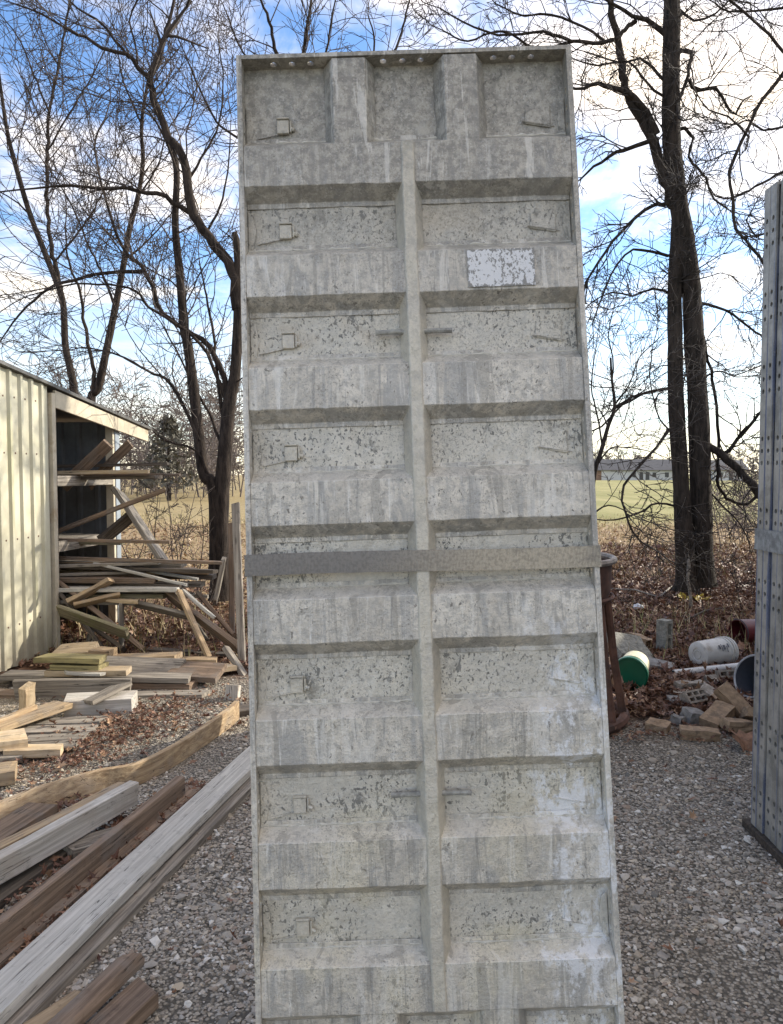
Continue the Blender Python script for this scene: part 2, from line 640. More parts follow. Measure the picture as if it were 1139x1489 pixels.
P = np.concatenate([wedge(24000, 4.9, 11, .1, .62), wedge(11000, 6.2, 11, -.62, .12)])
lim = 4.95 + .35 * np.sin(P[:, 0] * 3.1) + .2 * np.sin(P[:, 0] * 7.7)
P = P[(P[:, 1] + rng.uniform(-.25, .25, len(P)) > lim)]
leaf_cloud('fallen_leaves', P, .058, M_LEAF, .035)
leaf_cloud('fallen_leaves', wedge(15000, 10.2, 17, .15, .62), .065, M_LEAF, .035)
leaf_cloud('fallen_leaves', np.concatenate([wedge(12000, 10.5, 24, -.6, .62, 1.0)]), .075, M_LEAFTAN, .03)
# drifts of leaves caught along the lumber on the gravel
dr = []
for (xa, ya), (xb, yb), wd, n in (((20, 1405), (275, 1150), .06, 1000), ((60, 1400), (280, 1165), .05, 400), ((40, 1130), (240, 1030), .16, 900), ((80, 1110), (330, 1010), .22, 700),
                                  ((60, 1215), (130, 1165), .06, 160), ((880, 1072), (1100, 1066), .10, 220), ((20, 1330), (190, 1200), .05, 260)):
    A, B = g(xa, ya), g(xb, yb)
    t = rng.uniform(0, 1, n)
    q = np.array(A)[None] + (np.array(B) - np.array(A))[None] * t[:, None]
    q[:, :2] += rng.normal(0, wd, (n, 2))
    q[:, 2] = 0
    dr.append(q)
ns = 420
dr.append(np.stack([rng.uniform(-2.4, 2.6, ns), rng.uniform(1.6, 5.4, ns), np.full(ns, .006)], -1))
leaf_cloud('fallen_leaves', np.concatenate(dr), .033, M_LEAF, .03)


def straw(n, y0, y1, a0, a1, h):
    P = wedge(n, y0, y1, a0, a1)
    az = rng.uniform(0, 6.28, n)
    hh = h * np.exp(rng.normal(0, .4, n))
    lean = rng.uniform(.1, .9, n)
    wd = .004 + .004 * P[:, 1] / 14
    d = np.stack([np.cos(az), np.sin(az), 0 * az], -1)
    s = np.stack([-np.sin(az), np.cos(az), 0 * az], -1)
    b0, b1 = P - s * wd[:, None], P + s * wd[:, None]
    tip = P + d * (hh * lean)[:, None] + np.array([0, 0, 1])[None] * hh[:, None]
    V = np.stack([b0, b1, tip], 1).reshape(-1, 3)
    F = np.arange(3 * n).reshape(-1, 3)
    return V, F


V1, F1 = straw(22000, 11, 30, -.6, .62, .07)
V2, F2 = straw(2500, 6.3, 9, -.55, .6, .12)
tag(link('straw_grass', mesh_np('straw_grass', np.concatenate([V1, V2]), np.concatenate([F1, F2 + len(V1)])), M_STRAW), kind='stuff')

# ------------------------------------------------------------------ trees
class Tubes:
    def __init__(s):
        s.V, s.F, s.n = [], [], 0

    def add(s, pts, rad, sides=3):
        pts = np.asarray(pts, float)
        rad = np.asarray(rad, float)
        k = len(pts)
        d = np.gradient(pts, axis=0)
        d /= np.linalg.norm(d, axis=1, keepdims=True) + 1e-9
        m = d.mean(0)
        ref = np.array([0, 0, 1.]) if abs(m[2]) < .8 * np.linalg.norm(m) else np.array([.8, .6, 0])
        u = np.cross(d, ref)
        u /= np.linalg.norm(u, axis=1, keepdims=True) + 1e-9
        v = np.cross(d, u)
        a = np.arange(sides) * 2 * math.pi / sides
        ring = u[:, None] * np.cos(a)[None, :, None] + v[:, None] * np.sin(a)[None, :, None]
        V = pts[:, None] + ring * rad[:, None, None]
        i = np.arange(k * sides).reshape(k, sides)
        j = np.roll(i, -1, axis=1)
        F = np.stack([i[:-1], j[:-1], j[1:], i[1:]], -1).reshape(-1, 4)
        s.V.append(V.reshape(-1, 3))
        s.F.append(F + s.n)
        s.n += k * sides

    def mesh(s, name, smooth=True):
        return mesh_np(name, np.concatenate(s.V), np.concatenate(s.F), smooth)


def catmull(P, m):
    P = np.asarray(P, float)
    if len(P) < 3:
        t = np.linspace(0, 1, max(2, m))[:, None]
        return P[0] * (1 - t) + P[-1] * t
    Q = np.concatenate([[2 * P[0] - P[1]], P, [2 * P[-1] - P[-2]]])
    out = []
    per = max(2, m // (len(P) - 1))
    for i in range(len(P) - 1):
        p0, p1, p2, p3 = Q[i:i + 4]
        for t in np.linspace(0, 1, per, endpoint=False):
            out.append(.5 * (2 * p1 + (p2 - p0) * t + (2 * p0 - 5 * p1 + 4 * p2 - p3) * t * t + (3 * p1 - p0 - 3 * p2 + p3) * t ** 3))
    out.append(P[-1])
    return np.array(out)


def grow(T, p, d, L, r, lev, up, wig, rmin, kids, rn):
    n = max(3, min(9, int(L / .14) + 2))
    pts = [p]
    st = L / (n - 1)
    for _ in range(n - 1):
        d = d + rn.normal(0, wig, 3) + np.array([0, 0, up]) * st
        d /= np.linalg.norm(d)
        p = p + d * st
        pts.append(p)
    rad = np.linspace(r, max(rmin, r * .35), n)
    T.add(pts, rad, 4 if r > .012 else 3)
    if lev <= 0:
        return
    k = rn.poisson(kids[0] * L) + 1
    for _ in range(min(k, 16)):
        t = rn.uniform(.15, 1) * (n - 1)
        i = min(int(t), n - 2)
        q = pts[i] + (pts[i + 1] - pts[i]) * (t - i)
        dd = pts[i + 1] - pts[i]
        dd /= np.linalg.norm(dd)
        side = rn.normal(0, 1, 3)
        side -= dd * side.dot(dd)
        side /= np.linalg.norm(side) + 1e-9
        an = rn.uniform(.5, 1.15)
        grow(T, q, dd * math.cos(an) + side * math.sin(an), L * rn.uniform(.28, .6), max(rmin, r * .55), lev - 1, up, wig, rmin, kids[1:] or kids, rn)


def tree(name, label, D, trunks, limbs, seed, bark_m, twig_m, up=.25, wig=.16, rmin=.0032, dens=3.6, tlen=(.5, 1.5), lev=2, kids=(6, 6), group=None, twig_trunk=.35, sides=10, ragged=.03):
    """trunks / limbs: ([(x, y), ...] photograph positions, first width px, last width px[, depth drift])"""
    rn = np.random.default_rng(seed)
    base = trunks[0][0][0]
    bp = at(base[0], base[1], D)
    root = empty(name, (bp.x, bp.y, 0))
    tag(root, label, 'tree', group)
    off = np.array(root.location)
    crown = Tubes()
    tr = Tubes()
    for kind, lst in (('trunk', trunks), ('limb', limbs)):
        for it in lst:
            pl, w0, w1 = it[:3]
            dr = it[3] if len(it) > 3 else (0 if kind == 'trunk' else None)
            n = len(pl)
            if dr is None:
                dr = rn.uniform(-1, 1) * .12 * math.hypot(pl[-1][0] - pl[0][0], pl[-1][1] - pl[0][1]) * D / FPX * 2.2
            d0 = it[4] if len(it) > 4 else 0.0
            Q = np.array([np.array(at(x, y, D + d0 + dr * (i / max(1, n - 1)) ** 1.3)) for i, (x, y) in enumerate(pl)])
            seglen = np.linalg.norm(np.diff(Q, axis=0), axis=1).sum()
            C = catmull(Q, max(6, int(seglen / .10)))
            rad = np.linspace(w0, w1, len(C)) * .5 * D / FPX
            if kind == 'limb':
                C[1:-1] += rn.normal(0, 1, (len(C) - 2, 3)) * np.minimum(.012, rad[1:-1] * .35)[:, None]
            rad = rad * (1 + rn.normal(0, ragged, len(rad)))
            if kind == 'trunk' and pl[0][1] > 760:
                hgt = C[:, 2]
                rad = rad * (1 + .45 * np.exp(-np.clip(hgt - hgt[0], 0, 9) / .16))
            T = Tubes()
            T.add(C - off, rad, sides if w0 > 8 else 6)
            link(kind, T.mesh(kind), bark_m, root)
            # side shoots
            nb = rn.poisson(dens * seglen * (twig_trunk if kind == 'trunk' else 1.0)) + 2
            for _ in range(nb):
                t = rn.uniform(.08 if kind == 'limb' else .3, 1) ** .8 * (len(C) - 1)
                i = min(int(t), len(C) - 2)
                q = C[i] + (C[i + 1] - C[i]) * (t - i)
                dd = C[i + 1] - C[i]
                dd /= np.linalg.norm(dd)
                side = rn.normal(0, 1, 3)
                side -= dd * side.dot(dd)
                side /= np.linalg.norm(side)
                an = rn.uniform(.45, 1.1)
                grow(crown, q - off, dd * math.cos(an) + side * math.sin(an), rn.uniform(*tlen), max(rmin * 1.2, min(.012, rad[i] * .5)), lev, up, wig, rmin, list(kids), rn)
            if kind == 'limb':
                dd = C[-1] - C[-2]
                dd /= np.linalg.norm(dd)
                grow(crown, C[-1] - off, dd, rn.uniform(*tlen), rad[-1], lev, up, wig, rmin, list(kids), rn)
    link('crown', crown.mesh('crown'), twig_m, root)
    return root


G_T = 'bare trees at the edge of the yard'
tree('bare_tree', 'many-stemmed bare tree rising from beside the leaning form panel above the lumber pile', 9.4,
     [([(322, 872), (320, 800), (322, 733), (328, 650), (334, 583), (342, 545), (346, 470), (347, 395), (344, 352), (341, 338)], 27, 8),
      ([(316, 840), (312, 715), (297, 690), (290, 640), (283, 577), (273, 500), (268, 480), (262, 403), (255, 326), (257, 248), (246, 200)], 20, 8, .25)],
     [([(346, 450), (343, 410), (333, 380), (312, 356), (296, 334), (282, 312), (272, 265), (268, 232), (248, 201), (232, 161), (220, 131), (219, 112)], 17, 9),
      ([(219, 114), (232, 90), (238, 60), (240, 45), (250, 17), (256, -20)], 7, 4),
      ([(220, 120), (201, 97), (185, 80), (150, 70), (125, 56), (100, 44), (60, 20), (20, 5)], 7, 2),
      ([(188, 84), (168, 57), (141, 30), (114, 13), (90, -10)], 5, 2),
      ([(200, 95), (196, 60), (188, 30), (200, 0)], 3, 2),
      ([(284, 313), (262, 300), (242, 286), (212, 279), (181, 273), (144, 275), (101, 270), (50, 274), (0, 279)], 8, 2),
      ([(335, 585), (322, 540), (304, 505), (268, 478), (235, 453), (222, 420), (208, 389), (178, 359), (161, 312), (148, 270), (138, 215), (144, 188)], 9, 2.5),
      ([(210, 394), (181, 396), (134, 400), (84, 413), (60, 428), (40, 446), (18, 470), (0, 497)], 6, 2),
      ([(333, 592), (314, 545), (292, 500), (255, 470), (215, 446), (198, 423), (158, 414), (111, 413), (60, 425)], 6, 2),
      ([(290, 640), (250, 560), (215, 540), (170, 515), (120, 505)], 6, 2),
      ([(305, 700), (285, 655), (240, 640), (205, 610)], 5, 1.5),
      ([(326, 660), (305, 600), (280, 560), (262, 520), (235, 470)], 5, 2),
      ([(330, 640), (318, 560), (312, 500), (300, 430), (290, 380)], 6, 2),
      ([(258, 250), (240, 200), (222, 170), (205, 150)], 4, 2),
      ([(272, 265), (300, 220), (318, 180), (325, 120), (318, 60)], 4, 1.5),
      ([(300, 340), (320, 300), (332, 250), (335, 190)], 4, 1.5)],
     11, M_BARKL, M_TWIGL, up=.25, wig=.14, dens=2.8, tlen=(.6, 1.7), kids=(3.4, 4), group=G_T)
tree('bare_tree', 'slender bare tree with a slanting stem rising behind the metal shed roof', 13.0,
     [([(118, 820), (112, 700), (108, 575), (103, 540), (95, 500), (91, 436), (70, 379), (44, 312), (25, 248), (12, 198), (3, 141), (-4, 90)], 13, 4)],
     [([(92, 436), (80, 379), (72, 336), (69, 285), (70, 218), (72, 164), (84, 101), (94, 50), (104, -10)], 7, 3),
      ([(70, 218), (110, 150), (140, 100), (165, 40)], 3, 1.5), ([(44, 312), (20, 290), (-20, 270)], 3, 1.5), ([(72, 164), (50, 110), (30, 60), (0, 20)], 3, 1.5),
      ([(80, 380), (120, 330), (150, 280), (175, 220)], 3, 1.5)],
     12, M_BARKL, M_TWIGL, wig=.12, dens=2.8, tlen=(.8, 2.2), kids=(3, 3), rmin=.004, group=G_T)
tree('bare_tree', 'forked bare tree standing between the shed roof and the many-stemmed tree', 14.0,
     [([(138, 800), (136, 650), (133, 580), (143, 563), (157, 500), (168, 446), (181, 379), (188, 336), (201, 285), (208, 235), (206, 180), (215, 120)], 14, 4)],
     [([(134, 585), (137, 540), (124, 480), (118, 430), (100, 380), (95, 330)], 7, 2), ([(168, 446), (150, 400), (130, 360), (105, 300), (70, 240)], 4, 1.5),
      ([(201, 285), (230, 240), (245, 190), (285, 130)], 3, 1.5), ([(206, 180), (180, 120), (170, 60)], 3, 1.5), ([(181, 379), (215, 350), (250, 310)], 3, 1.5)],
     13, M_BARKL, M_TWIGL, wig=.12, dens=2.8, tlen=(.8, 2.2), kids=(3, 3), rmin=.004, group=G_T)
tree('bare_tree', 'bare tree hidden behind the form panel with twigs reaching over its top edge', 11.5,
     [([(430, 820), (428, 500), (424, 240), (424, 130)], 16, 6)],
     [([(424, 150), (440, 80), (447, 40), (455, -20)], 6, 3), ([(422, 120), (400, 70), (392, 30), (375, -10)], 6, 3), ([(424, 190), (470, 90), (480, 40), (488, 0)], 4, 2),
      ([(424, 190), (380, 110), (350, 70), (330, 20)], 4, 2), ([(424, 200), (520, 130), (575, 70), (590, 20), (600, -15)], 5, 2), ([(540, 110), (545, 60), (535, 20)], 3, 2),
      ([(424, 240), (330, 190), (300, 150), (270, 80)], 4, 2)],
     14, M_BARKL, M_TWIGL, wig=.13, dens=3.0, tlen=(.6, 1.6), kids=(4, 4), rmin=.0036, group=G_T)
tree('bare_tree', 'big dark double-trunked bare tree on the leaf litter behind the buckets', 10.0,
     [([(1022, 852), (1021, 802), (1019, 710), (1016, 605), (1010, 500), (1005, 420), (996, 350), (986, 290), (978, 225), (976, 170), (976, 101), (977, 34), (978, -40)], 31, 23),
      ([(998, 858), (996, 800), (993, 750), (990, 697), (983, 579), (982, 500), (981, 420), (984, 360), (986, 300), (982, 250)], 27, 16, .12, -.08)],
     [([(980, 300), (968, 262), (953, 220), (941, 185), (921, 155), (909, 128), (905, 101), (899, 60), (890, 20), (884, -20)], 16, 8),
      ([(955, 195), (947, 175), (934, 154), (907, 134), (880, 124), (858, 125), (837, 129), (800, 118)], 11, 3),
      ([(972, 60), (961, 44), (941, 28), (921, 23), (890, 5), (860, -15)], 9, 3),
      ([(925, 30), (910, 42), (897, 57), (864, 62), (830, 60), (790, 45), (740, 52), (690, 40), (640, 12)], 7, 2),
      ([(880, 60), (850, 40), (800, 20), (760, 22), (720, 5)], 4, 2),
      ([(835, 60), (780, 70), (730, 45), (680, 60), (645, 45)], 4, 2),
      ([(958, 205), (944, 208), (907, 218), (885, 228), (864, 242), (843, 262)], 8, 2.5),
      ([(977, 84), (988, 72), (1005, 77), (1003, 95), (1001, 107), (991, 138), (984, 150)], 7, 4),
      ([(1000, 115), (1003, 118), (1015, 131), (1042, 129), (1058, 155), (1070, 165), (1078, 150)], 6, 3),
      ([(978, 195), (990, 187), (999, 188), (1008, 202), (1001, 228), (1015, 245), (1028, 259), (1038, 289), (1060, 305)], 6, 2.5),
      ([(985, 297), (968, 297), (948, 299), (914, 326), (880, 366), (853, 410), (845, 450)], 7, 3),
      ([(978, 372), (971, 371), (945, 366), (921, 363), (897, 385), (880, 420), (862, 470)], 5, 2),
      ([(1005, 437), (1018, 440), (1045, 447), (1065, 457), (1099, 484), (1130, 500)], 5, 2.5),
      ([(1012, 460), (1024, 490), (1026, 510), (1034, 540), (1039, 566), (1045, 618), (1046, 657), (1043, 690), (1045, 705), (1052, 720), (1063, 728), (1078, 733), (1089, 732), (1104, 718)], 5, 5),
      ([(1018, 640), (1032, 650), (1058, 668), (1084, 694), (1104, 718), (1130, 735)], 11, 12, -.4),
      ([(1056, 664), (1060, 655), (1071, 639), (1088, 620), (1104, 603), (1135, 570)], 7, 4, -.3),
      ([(980, 624), (971, 626), (955, 650), (927, 681), (908, 707), (905, 728), (913, 757), (922, 775), (934, 789)], 5, 2.5, -.5),
      ([(988, 740), (982, 736), (955, 731), (940, 740), (924, 747), (895, 756), (866, 755)], 4, 2),
      ([(978, 560), (971, 566), (948, 568), (927, 576), (905, 590), (885, 610)], 5, 3),
      ([(978, 630), (960, 610), (952, 585), (945, 545), (950, 500)], 3, 1.5),
      ([(980, 430), (950, 420), (920, 430), (890, 425), (860, 440)], 4, 2),
      ([(1010, 560), (1040, 540), (1070, 545), (1110, 530)], 3, 1.5),
      ([(1020, 700), (1050, 735), (1075, 760), (1090, 790)], 3, 1.5),
      ([(984, 10), (1010, 30), (1040, 20), (1062, 0), (1090, 5)], 4, 2),
      ([(976, 130), (950, 100), (930, 85), (900, 90), (850, 75)], 5, 2),
      ([(976, 150), (940, 120), (915, 90), (870, 95), (840, 88)], 4, 2)],
     15, M_BARK, M_TWIG, up=-.05, wig=.24, dens=4.2, tlen=(.35, 1.1), rmin=.0036, kids=(5, 5), group=G_T, twig_trunk=.6, sides=14)
tree('bare_tree', 'small bare tree half hidden by the leaning form panel near the rusty hopper', 8.6,
     [([(850, 850), (856, 760), (864, 689), (874, 657), (885, 618), (894, 592), (890, 552), (888, 520)], 9, 3)],
     [([(894, 594), (910, 582), (927, 574), (950, 568), (985, 560)], 4, 2), ([(890, 555), (892, 520), (885, 490), (892, 450)], 2.5, 1.5), ([(866, 680), (885, 655), (905, 650), (940, 655)], 3, 1.5),
      ([(876, 650), (868, 600), (860, 560), (866, 510)], 3, 1.5), ([(892, 592), (915, 560), (930, 520), (960, 490)], 2.5, 1.5), ([(858, 750), (885, 735), (915, 745)], 3, 1.5)],
     16, M_BARK, M_TWIG, up=.1, wig=.22, dens=3.6, tlen=(.3, .9), group=G_T)
tree('bare_tree', 'curving bare tree leaning in above the upright stack of form panels', 9.0,
     [([(1200, 830), (1190, 600), (1180, 420), (1170, 330), (1166, 260), (1168, 160), (1174, 60)], 16, 7)],
     [([(1173, 72), (1152, 90), (1139, 107), (1120, 133), (1099, 161), (1078, 210), (1062, 249), (1066, 290), (1070, 333), (1085, 350), (1104, 373), (1120, 400)], 6, 4),
      ([(1166, 243), (1139, 249), (1120, 260), (1099, 272), (1078, 282), (1055, 289), (1040, 285)], 5, 2),
      ([(1172, 98), (1139, 74), (1118, 50), (1099, 30), (1062, 0), (1050, -20)], 5, 3),
      ([(1170, 30), (1139, 12), (1100, 15), (1060, 17), (1040, 5)], 4, 2),
      ([(1168, 200), (1139, 185), (1110, 190), (1090, 175), (1075, 180)], 4, 2), ([(1170, 320), (1125, 330), (1100, 345), (1085, 320)], 4, 2),
      ([(1090, 200), (1060, 170), (1030, 160), (1010, 130)], 3, 1.5)],
     17, M_BARK, M_TWIG, up=0, wig=.24, dens=4.4, tlen=(.3, 1.1), group=G_T)


def far_woods(name, n, x0, x1, Dr, hr, seed, mat, den):
    rn = np.random.default_rng(seed)
    T = Tubes()
    for _ in range(n):
        D = rn.uniform(*Dr)
        x = rn.uniform(x0, x1)
        b = np.array([(x - CX) / FPX * D, D, 0])
        h = rn.uniform(*hr)
        d = np.array([rn.normal(0, .1), rn.normal(0, .1), 1])
        k = 6
        pts = [b]
        for i in range(k):
            d = d + rn.normal(0, .12, 3)
            d[2] = abs(d[2])
            d /= np.linalg.norm(d)
            pts.append(pts[-1] + d * h / k)
        r = h * .007
        T.add(pts, np.linspace(r, r * .3, k + 1), 4)
        for _ in range(den):
            t = rn.uniform(.12, 1) * k
            i = min(int(t), k - 1)
            q = pts[i] + (pts[i + 1] - pts[i]) * (t - i)
            a = rn.uniform(0, 6.28)
            dd = np.array([math.cos(a), math.sin(a), rn.uniform(.2, 1.1)])
            dd /= np.linalg.norm(dd)
            grow(T, q, dd, h * rn.uniform(.12, .3), r * .35, 1, .1, .2, .00035 * D, [14 / h, 3], rn)
    tag(link(name, T.mesh(name), mat), kind='stuff')


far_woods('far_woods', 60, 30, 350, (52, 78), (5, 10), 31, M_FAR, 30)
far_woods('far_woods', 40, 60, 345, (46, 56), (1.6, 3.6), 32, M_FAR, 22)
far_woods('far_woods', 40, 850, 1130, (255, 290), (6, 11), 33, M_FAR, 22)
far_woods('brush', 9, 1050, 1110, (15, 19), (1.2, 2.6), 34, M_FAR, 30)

# evergreen beyond the field
t = empty('evergreen_tree', (-13.2, 46, 0))
tag(t, 'dark evergreen tree far behind the trees beyond the shed', 'tree')
MB().tube([(0, 0, 0), (0, 0, 2), (0, 0, 4.2)], [.14, .1, .03], 7).done('trunk', M_BARK, t)
n = 1300
hh = rng.uniform(.1, 1, n)
rr = (1 - hh * .85) * 2.3 * rng.uniform(.35, 1, n)
aa = rng.uniform(0, 6.28, n)
c0 = np.stack([rr * np.cos(aa), rr * np.sin(aa), .3 + hh * 4.6], -1)
V = (c0[:, None] + rng.normal(0, .13, (n, 3, 3))).reshape(-1, 3)
link('crown', mesh_np('crown', V, np.arange(3 * n).reshape(-1, 3)), M_PINE, t)

# ------------------------------------------------------------------ far houses
M_HROOF = plain('grey shingles', (.115, .112, .115), .9, 0, .15, .8, 0)
M_HWALL = plain('white house siding', (.55, .55, .54), .8, 0, .08, .5, 0)
M_HBRICK = plain('brown house brick', (.23, .145, .10), .9, 0, .2, 1, 0)
M_HGLASS = plain('dark house glass', (.05, .055, .065), .2, 0, .2, 1, 0)


def house(label, x0, x1, D, hw, hr, wins, brick=None):
    A, B = at(x0, 700, D), at(x1, 700, D)
    L = B.x - A.x
    r = empty('house', (A.x, D, 0))
    tag(r, label, 'house', 'far houses across the field')
    MB().box(0, L, 0, 8, 0, hw).done('wall', M_HWALL, r)
    if brick:
        MB().box(-.05, brick, -.15, -.02, 0, hw - .05).done('brick_facing', M_HBRICK, r)
    prof = [(-.6, hw), (8.6, hw), (8.6, hw + .15), (4, hw + hr), (-.6, hw + .15)]
    MB().sweep(prof, lambda i, p: (-.6 + i * (L + 1.2), p[0], p[1]), 2).done('roof', M_HROOF, r)
    for (a, wd, z0, z1) in wins:
        f = MB().box(a, a + wd, -.08, -.01, z0, z1).done('window', M_HGLASS, r)
        MB().box(a - .12, a + wd + .12, -.06, -.005, z1 + .01, z1 + .14).box(a - .12, a - .01, -.06, -.005, z0, z1).box(a + wd + .01, a + wd + .12, -.06, -.005, z0, z1).done('frame', M_HWALL, f)


house('long low white house with a grey roof beyond the field, by the panel edge', 862, 985, 200, 2.5, 3.0,
      [(10.2, .9, .8, 2.0), (12.0, 1.0, .1, 2.1), (13.6, 1.0, .1, 2.1), (15.4, .9, .8, 2.0), (18.6, 1.0, .8, 2.0)], 2.2)
house('white house glimpsed across the field between the big tree and the upright stack', 1036, 1085, 190, 2.5, 2.6, [(1.5, 1, .8, 2.0), (4, 1, .1, 2.1), (6, .9, .8, 2.0)])

# ------------------------------------------------------------------ the leaning form panel
PW, PH, DEP = .914, 2.743, .0475
RIBV = [.3717 + .3054 * i for i in range(8)]
lean, yaw, roll = -.07693403, -.00227653, -.0345644
T0 = Vector((-.42383261, -1.24484063, 2.11418205))
Rl = Matrix.Rotation(lean, 3, 'X')
Ry = Matrix.Rotation(yaw, 3, 'Y')
Rr = Matrix.Rotation(roll, 3, 'Z')
Rc = Ry @ Rl @ Rr                                    # columns: across, down, away (camera axes x right, y down, z ahead)
C2W = Matrix(((1, 0, 0), (0, -_sp, _cp), (0, -_cp, -_sp)))
U, Vd, N = (C2W @ Rc.col[0]), (C2W @ Rc.col[1]), (C2W @ Rc.col[2])
org = Vector((0, 0, CAM_H)) + C2W @ T0 + Vd * PH + U * (PW / 2)
PM = Matrix.Identity(4)
for i in range(3):
    PM[i][0], PM[i][1], PM[i][2], PM[i][3] = U[i], N[i], -Vd[i], org[i]
panel = empty('form_panel', None, mw=PM)
tag(panel, 'tall leaning aluminium concrete form panel with grey cement crust and a strap across it', 'form panel')


def form_mat(name, pan, ref, blueish=0.0, streak=1.0, tint=None):
    m, n, bs = material(name)
    v = objco(n, ref)
    x, y, z = n.sep(v)
    f1 = n.noise(v, 7, 6, .65)
    f2 = n.noise(v, 38, 5, .7)
    f3 = n.noise(v, 130, 4, .7)
    f4 = n.noise(v, 260, 3, .65)
    st = n.noise(n.scale(v, 46, 46, 2.6), 1.0, 5, .65, .6)
    st2 = n.noise(n.scale(v, 12, 12, 1.9, (4, 2, 0)), 1.0, 5, .62, .5)
    lite, mid, dark = (.75, .69, .58), (.53, .485, .405), (.24, .22, .185)
    c = n.mix(n.step(f1, .34, .64), mid, lite)
    c = n.mix(n.step(f2, .38, .58, .70, 0), c, (.40, .38, .335))
    if not pan:
        c = n.mix(n.step(st2, .53, .59, 0, .55 * streak), c, (.35, .345, .325))
        c = n.mix(n.step(st2, .42, .37, 0, .45 * streak), c, (.76, .73, .66))
        c = n.mix(n.step(st, .58, .66, 0, .65 * streak), c, (.30, .29, .265))
        c = n.mix(n.step(st, .41, .33, 0, .65 * streak), c, (.80, .77, .70))
        sp = n.noise(n.scale(v, 1, 1, .7), 80, 3, .6, .5)
        c = n.mix(n.math('MULTIPLY', n.step(sp, .61, .66), n.step(f1, .42, .56)), c, dark)
    else:
        c = n.mix(.5, c, (.68, .64, .54))
        pv = n.noise(n.scale(v, 1.15, 1, .85), 105, 2, .5, .3)
        pw = n.noise(n.scale(v, 1.2, 1, .8), 46, 3, .55, .5)
        gate = n.noise(v, 3.1, 5, .65)
        c = n.mix(n.math('MULTIPLY', n.step(pv, .59, .625), n.step(gate, .38, .52, .12, .95)), c, (.17, .165, .145))
        c = n.mix(n.math('MULTIPLY', n.step(pw, .585, .625), n.step(gate, .47, .56, 0, .9)), c, (.20, .195, .175))
        c = n.mix(n.math('MULTIPLY', n.step(n.noise(v, 9, 5, .7, .5), .60, .67), n.step(gate, .46, .58, 0, .75)), c, (.25, .24, .215))
        c = n.mix(n.step(n.noise(v, 3.7, 3, .6), .55, .68, 0, .35), c, (.52, .42, .28))
    # lighter tone on the upward faces
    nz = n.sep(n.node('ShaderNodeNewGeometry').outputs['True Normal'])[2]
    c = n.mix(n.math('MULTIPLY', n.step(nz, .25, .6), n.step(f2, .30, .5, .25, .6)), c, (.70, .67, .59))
    # darker towards the top bays, ragged lower limit
    top = n.math('ADD', z, n.math('MULTIPLY', n.math('SUBTRACT', f1, .5), .9))
    c = n.mix(n.step(top, 1.85, 2.6, 0, .72), c, n.mix(n.step(f2, .4, .62), (.17, .16, .135), (.36, .335, .28)))
    # yellowish cement low down
    yl = n.noise(v, 3.3, 4, .6)
    c = n.mix(n.math('MULTIPLY', n.step(yl, .46, .62), n.step(z, 1.3, .3, 0, .45)), c, (.70, .62, .41))
    # fine pitting and specks over everything
    pm = n.step(n.noise(v, 6.5, 5, .7, .4), .40, .60, .12, 1.0)
    c = n.mix(n.math('MULTIPLY', n.step(f3, .54, .62, 0, .50), pm), c, (.21, .195, .16))
    c = n.mix(n.step(f3, .45, .36, 0, .25), c, (.80, .76, .67))
    c = n.mix(n.math('MULTIPLY', n.step(f4, .55, .64, 0, .45), pm), c, (.23, .215, .18))
    # run-off stains: hard edged tongues of darker film and lighter grout
    ton = n.noise(n.scale(v, 17, 17, 1.5, (9, 3, 5)), 1.0, 6, .7, .9)
    if not pan:
        c = n.mix(n.step(ton, .555, .585, 0, .5 * streak), c, (.30, .28, .24))
        c = n.mix(n.step(ton, .425, .40, 0, .42 * streak), c, (.79, .755, .67))
    blo = n.noise(v, 14, 6, .75, .8)
    c = n.mix(n.math('MULTIPLY', n.step(blo, .60, .64, 0, .55), n.step(f1, .46, .56)), c, (.24, .225, .19))
    # white splash at the lower right
    wx = n.math('ADD', x, n.math('MULTIPLY', n.math('SUBTRACT', f1, .5), .5))
    wz = n.step(z, 1.35, 1.0)
    ws = n.noise(n.scale(v, 1.3, 1.3, .8), 13, 7, .78)
    c = n.mix(n.math('MULTIPLY', n.math('MULTIPLY', n.step(wx, .25, .33), wz), n.step(ws, .48, .57, .06, .85)), c, (.84, .84, .83))
    if tint:
        c = n.mix(n.step(f1, .35, .6, .2, .65), c, tint)
    if blueish:
        c = n.mix(blueish, c, (.26, .30, .36))
    n.put(bs.inputs['Base Color'], c)
    bs.inputs['Roughness'].default_value = .45
    bs.inputs['Metallic'].default_value = .28
    bs.inputs['Specular IOR Level'].default_value = .3
    h = n.math('ADD', n.math('MULTIPLY', f2, 1.0), n.math('MULTIPLY', f3, .7))
    bump(n, bs, h, .6, .006)
    return m


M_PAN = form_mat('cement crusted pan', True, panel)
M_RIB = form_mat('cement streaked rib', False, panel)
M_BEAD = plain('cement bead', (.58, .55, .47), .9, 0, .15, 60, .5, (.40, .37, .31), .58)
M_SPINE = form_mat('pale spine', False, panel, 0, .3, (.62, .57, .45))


def jit(a=.0008):
    return random.gauss(0, a)


